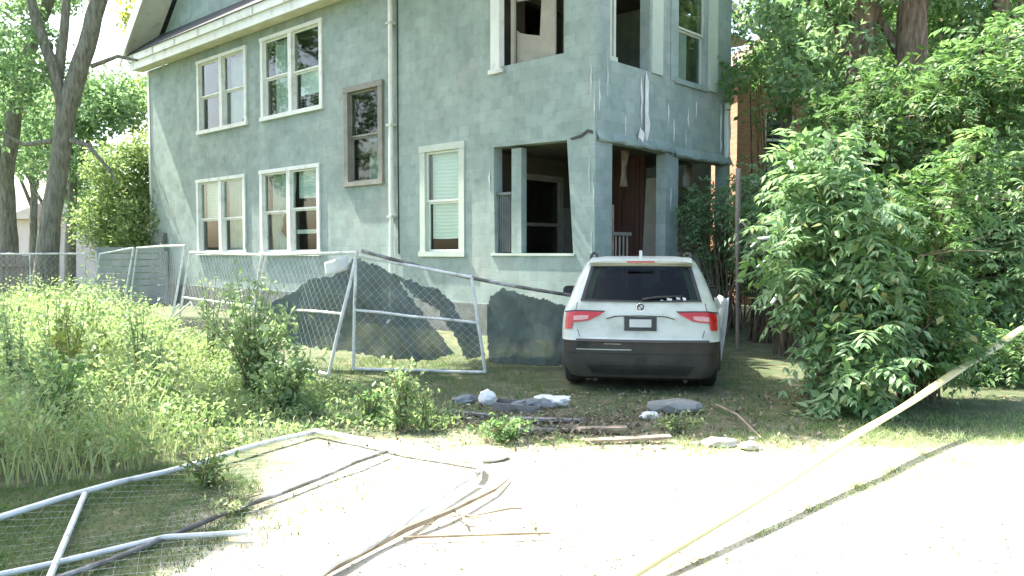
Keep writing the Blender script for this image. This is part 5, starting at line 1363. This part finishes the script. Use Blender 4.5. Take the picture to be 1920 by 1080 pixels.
# pole right of the car, white junk beside it
mb = MB(); mb.tube([(3.82, 13.5, 0), (3.80, 13.5, 1.6), (3.80, 13.5, 1.62), (3.80, 13.5, 3.05)], [0.03, 0.03, 0.045, 0.045], 10); o = mb.build('pole', 'wood_grey', None, 40); tag(o, 'thin pale grey pole standing right of the car', 'pole')
def crumple(name, loc, sz, mat, label, cat, seed, group=None, amp=0.35, rz=0.0, sub=3):
    bm = bmesh.new(); bmesh.ops.create_icosphere(bm, subdivisions=sub, radius=1.0)
    for v in bm.verts:
        n1 = noise.noise(v.co * 1.6 + V3((seed, 0, 0))); n2 = abs(noise.noise(v.co * 3.7 + V3((0, seed, 0))))
        v.co *= 1 + amp * n1 - amp * 0.8 * n2
        v.co = V3((v.co.x * sz[0], v.co.y * sz[1], max(v.co.z, -0.75) * sz[2]))
    me = bpy.data.meshes.new(name); bm.to_mesh(me); bm.free()
    o = link(name, me, mat, None, 25); o.location = (loc[0], loc[1], loc[2] + sz[2] * 0.7); o.rotation_euler = (0, 0, rz)
    return tag(o, label, cat, group)
# hanging white cloth beside the car
mb = MB(); G = []
for j in range(14):
    t = j / 13
    G.append([(3.02 + 0.22 * s_ * (1 - 0.75 * t) + 0.05 * t, 11.9 + 0.05 * math.sin(s_ * 9 + t * 4), 0.98 - 0.93 * t + 0.03 * math.sin(s_ * 6)) for s_ in [q / 8 for q in range(9)]])
mb.grid(G); o = mb.build('hanging_cloth', 'paper', None, 60, fix=False); o.modifiers.new('thick', 'SOLIDIFY').thickness = 0.006
tag(o, 'dirty white cloth trailing down between the car and the pole', 'cloth')
mb = MB(); mb.tube([(3.55, 11.9, 1.72), (3.66, 11.88, 1.84), (3.82, 11.85, 1.86), (3.93, 11.85, 1.76), (3.90, 11.87, 1.62), (3.74, 11.9, 1.50), (3.64, 11.9, 1.42)], [0.012, 0.022, 0.03, 0.026, 0.02, 0.014, 0.008], 8); o = mb.build('pale_branch', 'paper', None, 50); tag(o, 'bleached curled piece hanging in the twigs right of the pole', 'branch')
mb = MB(); mb.tube([(4.02, 11.3, 1.32), (3.75, 11.2, 1.08), (3.62, 11.15, 0.92), (3.5, 11.1, 0.86)], [0.018, 0.028, 0.022, 0.01], 7); o = mb.build('bare_branch', 'paper', None, 50); tag(o, 'bleached bare branch pointing down beside the pole', 'branch')
mb = MB(); mb.tube([(3.80, 13.42, 2.2), (4.0, 12.6, 1.7), (4.15, 11.9, 1.45), (4.1, 11.4, 1.0)], [0.02, 0.02, 0.018, 0.01], 6); o = mb.build('dead_vine', 'wood_debris', None, 50); tag(o, 'dead brown vine hanging from the pole into the thicket', 'vine')

# ------------------------------------------------------------------ tape
mb = MB(); G = []
A0, A1 = V3((0.30, 3.56, 0.045)), V3((6.25, 9.72, 0.735))
dr = (A1 - A0).normalized(); sd_ = V3((0, 0, 1)).cross(dr).normalized(); upv = dr.cross(sd_)
for i in range(111):
    t = i / 110
    p = A0.lerp(A1, t) + V3((0, 0, -0.03 * math.sin(math.pi * t) + 0.007 * math.sin(t * 21)))
    tw = 0.22 + 0.16 * math.sin(t * 8.5 + 1) + 0.08 * math.sin(t * 23)
    w = (sd_ * math.cos(tw) + upv * math.sin(tw)) * 0.040
    G.append([p - w, p - w * 0.3 + V3((0, 0, 0.003)), p + w * 0.3 + V3((0, 0, 0.003)), p + w])
mb.grid(G); o = mb.build('caution_tape', 'tape', None, 60, fix=False); o.modifiers.new('thick', 'SOLIDIFY').thickness = 0.0012
tag(o, 'yellow caution tape stretched from the thicket down to the bright verge', 'tape')

# ------------------------------------------------------------------ debris
GD = 'litter on the ground behind the car'
crumple('stone_block', (1.66, 8.15, 0), (0.33, 0.15, 0.085), 'dark_stone', 'long grey stone lump on the ground behind the car', 'stone', 3, None, 0.18, R(2), sub=2)
crumple('white_scrap', (1.36, 7.83, 0), (0.10, 0.05, 0.045), 'paper', 'small white scrap in front of the grey stone lump', 'scrap', 5, GD, 0.4, R(10))
crumple('rubble_heap', (1.78, 6.75, 0), (0.18, 0.10, 0.045), 'concrete', 'pale rubble heap at the edge of the bright ground', 'rubble', 9, GD, 0.45, 0.0, 2)
crumple('rubble_heap', (1.98, 6.62, 0), (0.10, 0.08, 0.04), 'concrete', 'smaller pale lump touching the right side of the rubble heap', 'rubble', 12, GD, 0.45, 0.0, 2)
crumple('white_jug', (-0.27, 8.55, 0), (0.10, 0.08, 0.10), 'paper', 'white crumpled jug standing in the litter behind the car', 'jug', 15, GD, 0.25)
crumple('grey_bag', (-0.52, 8.62, 0), (0.14, 0.10, 0.06), 'grey_plastic', 'crumpled grey bag left of the white jug', 'bag', 18, GD, 0.4)
crumple('dark_bag', (0.22, 8.3, 0), (0.24, 0.13, 0.07), 'grey_plastic', 'dark crumpled bag right of the white jug', 'bag', 21, GD, 0.4, R(20))
crumple('white_bag', (0.42, 8.45, 0), (0.20, 0.11, 0.08), 'paper', 'crumpled white bag behind the dark bag', 'bag', 24, GD, 0.45)
mb = MB(); mt = Matrix.Translation((-0.02, 8.12, 0.0)) @ Matrix.Scale(0.85, 4) @ Matrix.Diagonal((1, 1, 0.7, 1)) @ Matrix.Rotation(R(-8), 4, 'Z') @ Matrix.Rotation(R(6), 4, 'Y')
mb.box(-0.22, 0.34, -0.02, 0.0, 0.02, 0.16, mt); mb.box(-0.22, 0.34, 0.28, 0.30, 0.02, 0.16, mt); mb.box(-0.22, -0.20, 0.001, 0.279, 0.02, 0.16, mt); mb.box(0.32, 0.34, 0.001, 0.279, 0.02, 0.16, mt); mb.box(-0.199, 0.319, 0.001, 0.279, 0.02, 0.035, mt)
o = mb.build('broken_crate', 'dull_board'); tag(o, 'broken grey crate lying in the litter behind the car', 'crate', GD)
for i, (x, y, l, w, a, lab) in enumerate([(0.35, 7.65, 0.7, 0.09, 4, 'flat grey board nearest the broken crate'), (0.75, 7.25, 0.6, 0.10, -6, 'flat board in the middle of the litter patch'), (0.15, 7.2, 0.45, 0.08, 12, 'short board at the front left of the litter patch'), (1.0, 6.85, 0.75, 0.10, 2, 'pale board at the front edge of the litter patch'), (-0.45, 7.95, 0.5, 0.07, -14, 'short brown board left of the broken crate')]):
    mt = Matrix.Translation((x, y, 0.035)) @ Matrix.Rotation(R(a), 4, 'Z') @ Matrix.Rotation(R(2.5 * (-1) ** i), 4, 'Y')
    mb = MB(); n = 10; G = []
    for k in range(n + 1):
        xx = -l / 2 + l * k / n; jag = 0.012 * noise.noise((k * 1.3, i, 0))
        G.append([mt @ V3((xx, -w / 2 + jag, -0.01)), mt @ V3((xx, -w / 2 + jag, 0.012)), mt @ V3((xx, w / 2 + jag, 0.012)), mt @ V3((xx, w / 2 + jag, -0.01)), mt @ V3((xx, -w / 2 + jag, -0.01))])
    mb.grid(G); mb.add(G[0][:4], [(0, 1, 2, 3)]); mb.add(G[-1][:4], [(3, 2, 1, 0)])
    o = mb.build('broken_board', ['dull_board', 'wood_debris'][i % 2]); tag(o, lab, 'board', GD)
def stick(name, pts, r, mat, label, cat='stick', group=None):
    mb = MB(); mb.tube(pts, r, 7); o = mb.build(name, mat, None, 50); tag(o, label, cat, group); return o
stick('straight_stick', [(2.15, 8.4, 0.04), (2.16, 7.6, 0.09), (2.17, 6.9, 0.03)], [0.010, 0.011, 0.008], 'wood_debris', 'straight pale stick pointing away from the right side of the car')
stick('thin_rod', [(-0.62, 4.47, 0.03), (-0.2, 4.50, 0.035), (0.22, 4.55, 0.03)], 0.009, 'wood_debris', 'thin dark rod lying level across the bare ground at the front')
stick('hooked_stick', [(-0.22, 4.86, 0.03), (0.0, 4.93, 0.05), (0.07, 4.92, 0.05), (0.14, 4.62, 0.03)], [0.006, 0.008, 0.009, 0.009], 'wood_debris', 'hooked dark stick just behind the thin rod')
o = stick('twig_cluster', [(-0.36, 4.92, 0.03), (-0.30, 4.80, 0.05), (-0.27, 4.68, 0.03)], [0.006, 0.010, 0.008], 'wood_debris', 'small forked twig left of the hooked stick')
for pts in ([(-0.38, 4.82, 0.03), (-0.30, 4.80, 0.05), (-0.22, 4.78, 0.03)], [(-0.30, 4.80, 0.05), (-0.20, 4.74, 0.06)]):
    mb = MB(); mb.tube(pts, 0.006, 6); mb.build('side_twig', 'wood_debris', o, 50)
stick('rail_shadow_strip', [(-0.95, 3.95, 0.035), (-0.70, 4.42, 0.04), (-0.62, 4.55, 0.05), (-0.40, 4.85, 0.05), (-0.12, 5.35, 0.04), (-0.02, 5.66, 0.03)], [0.016, 0.02, 0.022, 0.018, 0.014, 0.006], 'wood_debris', 'dark strip standing in for the shadow along the right rail of the fallen panel', 'branch')  # dark tube laid in place of the right rail's cast shadow
# white sack at the corner of the fallen panel
crumple('white_sack', (-0.24, 6.3, 0), (0.22, 0.16, 0.055), 'paper', 'white sack at the rounded corner of the fallen fence panel', 'sack', 31, None, 0.14, R(-12))

for i in range(14):                     # broken bits round the heap and the crate
    x, y = (1.85 + rng.normal(0, 0.28), 6.75 + rng.normal(0, 0.14)) if i < 7 else (0.3 + rng.normal(0, 0.5), 7.75 + rng.normal(0, 0.3))
    crumple('rubble_bit', (x, y, 0), (rng.uniform(0.02, 0.055), rng.uniform(0.02, 0.05), rng.uniform(0.012, 0.03)), ['concrete', 'dull_board', 'dark_stone'][i % 3], 'small broken bit lying by the pale rubble heap' if i < 7 else 'small broken bit lying among the litter behind the car', 'rubble', 50 + i, 'small bits by the rubble heap' if i < 7 else 'small bits in the litter', 0.5, float(rng.uniform(0, 3)), 1)
# dead leaves
n = 2600
X = np.concatenate([rng.normal(0.6, 0.75, n // 2), rng.uniform(-1.6, 3.2, n // 2)]); Y = np.concatenate([rng.normal(7.5, 0.5, n // 2), rng.uniform(6.6, 9.4, n // 2)])
C = np.stack([X, Y, np.full(len(X), 0.022) + rng.uniform(0, 0.025, len(X))], 1)
V, F = leaf_cloud(C, 0.05, rng, up=3.0, aspect=0.55)
V[:, 2] = np.clip(V[:, 2], 0.012, 0.09)
o = rib(V, F, 'leaf_litter', 'litter'); tag(o, 'dead leaves and scraps strewn over the ground behind the car', 'litter', kind='stuff')


# ------------------------------------------------------------------ grass and weeds
def in_poly(X, Y, poly):
    c = np.zeros(len(X), bool); j = len(poly) - 1
    for i in range(len(poly)):
        xi, yi = poly[i]; xj, yj = poly[j]
        cond = ((yi > Y) != (yj > Y)) & (X < (xj - xi) * (Y - yi) / (yj - yi + 1e-12) + xi)
        c ^= cond; j = i
    return c


def blades(X, Y, Hh, W, lean, rng):
    n = len(X)
    a = rng.uniform(0, 2 * math.pi, n); dx, dy = np.cos(a), np.sin(a)
    b = rng.uniform(0, 2 * math.pi, n); lx, ly = np.cos(b) * lean * Hh, np.sin(b) * lean * Hh
    z0 = np.full(n, -0.02)
    def pt(t, s): return np.stack([X + lx * t * t + dx * W * s * (1 - t), Y + ly * t * t + dy * W * s * (1 - t), z0 + Hh * t * (1 - 0.25 * t * lean)], 1)
    V = np.stack([pt(0, -1), pt(0, 1), pt(0.5, 1), pt(0.5, -1), pt(1, 0)], 1).reshape(-1, 3)
    k = (np.arange(n) * 5)[:, None]
    F = np.concatenate([k + np.array(f) for f in ([0, 1, 2], [0, 2, 3], [3, 2, 4])])
    return V, F


def scatter(poly, n, rng, clump=None):
    x0, x1 = min(p[0] for p in poly), max(p[0] for p in poly); y0, y1 = min(p[1] for p in poly), max(p[1] for p in poly)
    X = rng.uniform(x0, x1, n * 3); Y = rng.uniform(y0, y1, n * 3)
    if clump:
        f = np.sin(X * 3.1 + 1.3 * np.sin(Y * 2.3)) * np.sin(Y * 2.7 + 1.1 * np.sin(X * 1.9)) + 0.5 * np.sin(X * 7.3 + Y * 5.1)
        keep = rng.uniform(-1.2, 1.2, len(X)) < f * clump + (1 - clump) * 1.2
        X, Y = X[keep], Y[keep]
    m = in_poly(X, Y, poly)
    return X[m][:n], Y[m][:n]

WEED = [(-5.2, 4.9), (-3.2, 5.55), (-2.45, 6.25), (-1.85, 7.2), (-0.65, 7.15), (-0.45, 7.7), (-1.1, 8.5), (-2.3, 9.6), (-3.9, 11.7), (-6.0, 13.9), (-8, 16.2), (-10.2, 18.2), (-15, 18), (-15, 12), (-8, 6)]
def weed_h(X, Y):
    s = np.clip((-X - 1.9 - 0.18 * (Y - 7)) / 3.0, 0, 1)
    h = 0.20 + 0.85 * s * s * (3 - 2 * s)
    return h * (0.75 + 0.35 * np.sin(X * 1.7 + 1) * np.sin(Y * 1.1) + 0.2 * np.sin(X * 5.1) * np.sin(Y * 3.7))
X, Y = scatter(WEED, 30000, rng)
hh = np.maximum(0.10, weed_h(X, Y)) * rng.uniform(0.4, 1.1, len(X))
V, F = blades(X, Y, hh, 0.005 + 0.004 * rng.uniform(0, 1, len(X)), 0.45, rng)
o = rib(V, F, 'tall_grass', 'straw'); tag(o, 'tall yellow-green grass covering the left of the plot', 'grass', kind='stuff')
# leafy weeds mixed in
X, Y = scatter(WEED, 3600, rng, 0.6)
hh = np.maximum(0.14, weed_h(X, Y)) * rng.uniform(0.6, 1.15, len(X))
per = 26
t = rng.uniform(0.15, 1, (len(X), per)) ** 0.8
C = np.stack([np.repeat(X, per) + (rng.normal(0, 0.075, len(X) * per)), np.repeat(Y, per) + rng.normal(0, 0.075, len(X) * per), (hh[:, None] * t).ravel()], 1)
V, F = leaf_cloud(C, 0.062, rng, up=0.5, aspect=0.45)
o = rib(V, F, 'leafy_weeds', 'weed'); tag(o, 'leafy weeds growing through the tall grass at the left', 'weeds', kind='stuff')

# single plants that stand out
def weed_plant(name, label, base, h, nst, spread, leaf, mat, nleaf=34, group='single weeds'):
    root = empty(name, base); tag(root, label, 'weed', group)
    Vs, Fs, offn = [], [], 0
    mb = MB()
    for i in range(nst):
        a = rng.uniform(0, 2 * math.pi); sp_ = spread * rng.uniform(0.2, 1.0); hs = h * rng.uniform(0.65, 1.05) * (1 - 0.25 * sp_ / max(spread, 1e-6))
        tip = V3((sp_ * math.cos(a), sp_ * math.sin(a), hs)); p0 = V3((rng.uniform(-.05, .05), rng.uniform(-.05, .05), -0.02)); p1 = p0.lerp(tip, 0.5) + V3((-tip.x * 0.15, -tip.y * 0.15, 0.05))
        mb.tube([p0, p1, tip], [0.010, 0.007, 0.002], 5)
        tt = rng.uniform(0.12, 1.0, nleaf)
        P = np.array([((1 - q) ** 2) * np.array(p0) + 2 * q * (1 - q) * np.array(p1) + q * q * np.array(tip) for q in tt]) + rng.normal(0, leaf * 0.55, (nleaf, 3))
        V, F = leaf_cloud(P, leaf, rng, up=0.4, aspect=0.45)
        Vs.append(V); Fs.append(F + offn); offn += len(V)
    mb.build('stems', 'stem', root, 60)
    o = rib(np.concatenate(Vs), np.concatenate(Fs), 'leaves', mat, root); tag(o, kind='stuff')
    return root
weed_plant('leafy_bush', 'big leafy light green bush in front of the dark cloth', (-2.85, 8.75, 0), 1.52, 46, 0.68, 0.085, 'weed_pale', 46)
weed_plant('leafy_bush', 'second leafy bush low beside the pale leaf, right of the tall grass', (-2.35, 8.2, 0), 0.75, 18, 0.45, 0.09, 'weed_pale', 34)
weed_plant('tall_weed', 'upright leafy weed standing alone before the slumped fence panel', (-1.03, 7.25, 0), 0.78, 14, 0.20, 0.065, 'weed_pale', 40)
weed_plant('tall_weed', 'smaller weed just right of the upright one', (-0.80, 7.3, 0), 0.45, 6, 0.12, 0.05, 'weed', 26)
weed_plant('tall_weed', 'grey-green weed just left of the upright one', (-1.38, 7.6, 0), 0.5, 9, 0.25, 0.06, 'leaf_mid', 26)
weed_plant('low_weed', 'fresh green low plant between the sack and the litter', (-0.05, 6.85, 0), 0.24, 22, 0.38, 0.05, 'leaf_mid', 24)
weed_plant('low_weed', 'green tuft right of the litter patch', (1.5, 7.2, 0), 0.2, 14, 0.3, 0.045, 'weed', 20)
weed_plant('tall_weed', 'tall weed at the left edge reaching over the chain-link', (-5.4, 9.4, 0), 1.35, 14, 0.4, 0.08, 'weed', 40)
weed_plant('tall_weed', 'weed with pale heads in the middle of the tall grass', (-4.6, 8.3, 0), 1.15, 14, 0.4, 0.075, 'leaf_yellow', 40)
weed_plant('tall_weed', 'dark green weed in the shaded front of the tall grass', (-4.0, 7.0, 0), 0.95, 16, 0.4, 0.075, 'leaf_mid', 40)
weed_plant('tall_weed', 'weed growing through the leaning panel by the twin windows', (-4.3, 11.4, 0), 1.55, 9, 0.25, 0.06, 'weed', 26)
weed_plant('low_weed', 'dark ragged weed beside the rail of the fallen panel', (-2.15, 5.55, 0), 0.28, 14, 0.28, 0.05, 'grass', 18)
weed_plant('low_weed', 'brown-tipped tuft inside the fallen panel', (-1.75, 4.95, 0), 0.16, 14, 0.25, 0.04, 'straw', 16)
for i, (x, y, h, lab) in enumerate([(-5.0, 8.0, 1.35, 'tall pale stalk at the left edge'), (-4.2, 8.9, 1.2, 'tall pale stalk just right of the left edge'), (-5.6, 10.6, 1.5, 'tall pale stalk against the far chain-link'), (-3.7, 8.2, 0.95, 'pale stalk left of the big leafy bush'), (-3.5, 10.2, 1.45, 'pale stalk behind the big leafy bush'), (-6.3, 9.6, 1.45, 'tallest stalk at the very left edge')]):
    weed_plant('tall_weed', lab, (x, y, 0), h, 7, 0.28, 0.07, 'weed_pale', 44)
# short grass
SH = [(-2.6, 9.0), (-0.6, 7.3), (0.4, 7.9), (3.2, 7.2), (5.2, 7.6), (5.6, 9.0), (3.4, 9.5), (3.4, 13), (2.6, 13), (2.6, 9.6), (0.4, 9.4), (0.3, 13), (-3.4, 12.2)]
X, Y = scatter(SH, 16000, rng, 0.75)
V, F = blades(X, Y, rng.uniform(0.04, 0.13, len(X)), np.full(len(X), 0.004), 0.8, rng)
o = rib(V, F, 'short_grass', 'grass'); tag(o, 'short green grass around the car in the shade', 'grass', kind='stuff')
DR = [(1.0, 6.3), (1.3, 5.1), (2.2, 5.0), (3.4, 6.0), (4.6, 7.0), (4.4, 7.6), (3.0, 7.3), (1.6, 7.2)]
X, Y = scatter(DR, 12000, rng, 0.75)
V, F = blades(X, Y, rng.uniform(0.02, 0.085, len(X)), np.full(len(X), 0.0035), 1.0, rng)
o = rib(V, F, 'dry_grass', 'straw'); tag(o, 'thin dry grass on the bright verge under the tape', 'grass', kind='stuff')
LB = [(-5, 3.6), (-1.75, 3.6), (-1.6, 4.6), (-1.75, 5.6), (-2.5, 6.2), (-3.2, 5.6), (-5, 5.0)]
X, Y = scatter(LB, 30000, rng, 0.25)
X2, Y2 = scatter([(-1.75, 3.8), (-1.2, 4.6), (-0.6, 6.6), (-1.75, 7.1), (-2.3, 6.0), (-1.8, 5.0)], 1500, rng, 0.9)
X, Y = np.concatenate([X, X2]), np.concatenate([Y, Y2])
V, F = blades(X, Y, rng.uniform(0.03, 0.11, len(X)), np.full(len(X), 0.0045), 0.9, rng)
o = rib(V, F, 'sparse_grass', 'grass'); tag(o, 'sparse grass growing through the fallen chain-link panel', 'grass', kind='stuff')

# short tufts set along the tape's shadow to thicken its dark line
t = rng.uniform(-0.05, 1.0, 1500)
X = 0.90 + 2.74 * t + rng.normal(0, 0.03, len(t)); Y = 4.07 + 2.6 * t + rng.normal(0, 0.022, len(t))
V, F = blades(X, Y, rng.uniform(0.02, 0.055, len(t)) * (1 + 0.9 * (np.sin(t * 37) > 0.75)), np.full(len(t), 0.004), 0.9, rng)
o = rib(V, F, 'shadow_line_weeds', 'grass'); tag(o, 'short weeds thickening the dark line of the tape shadow on the bright verge at the lower right', 'weeds', kind='stuff')

n = 5200
X = rng.uniform(-3.2, 5.5, n); Y = 3.4 + 3.8 * rng.uniform(0, 1, n) ** 1.2
C = np.stack([X, Y, np.full(n, 0.012)], 1)
V, F = leaf_cloud(C, 0.022, rng, up=3.0, aspect=0.75)
V[:, 2] = np.array([gz(x, y) for x, y in zip(V[:, 0], V[:, 1])]) + np.clip(V[:, 2] - 0.012, 0.0015, 0.012)
o = rib(V, F, 'ground_chips', 'litter'); tag(o, 'fine dark chips and crumbs scattered on the bright bare ground', 'grit', kind='stuff')

BD = [(-1.2, 6.9), (-0.4, 6.45), (1.0, 6.25), (2.6, 6.55), (4.2, 6.7), (6.0, 7.2), (6.5, 8.2), (4.0, 7.9), (2.4, 7.4), (0.8, 6.9), (-0.4, 7.4)]
X, Y = scatter(BD, 9000, rng, 0.9)
V, F = blades(X, Y, rng.uniform(0.03, 0.12, len(X)), np.full(len(X), 0.004), 0.8, rng)
o = rib(V, F, 'verge_grass', 'weed'); tag(o, 'ragged sunlit grass along the border between the bright ground and the shade', 'grass', kind='stuff')
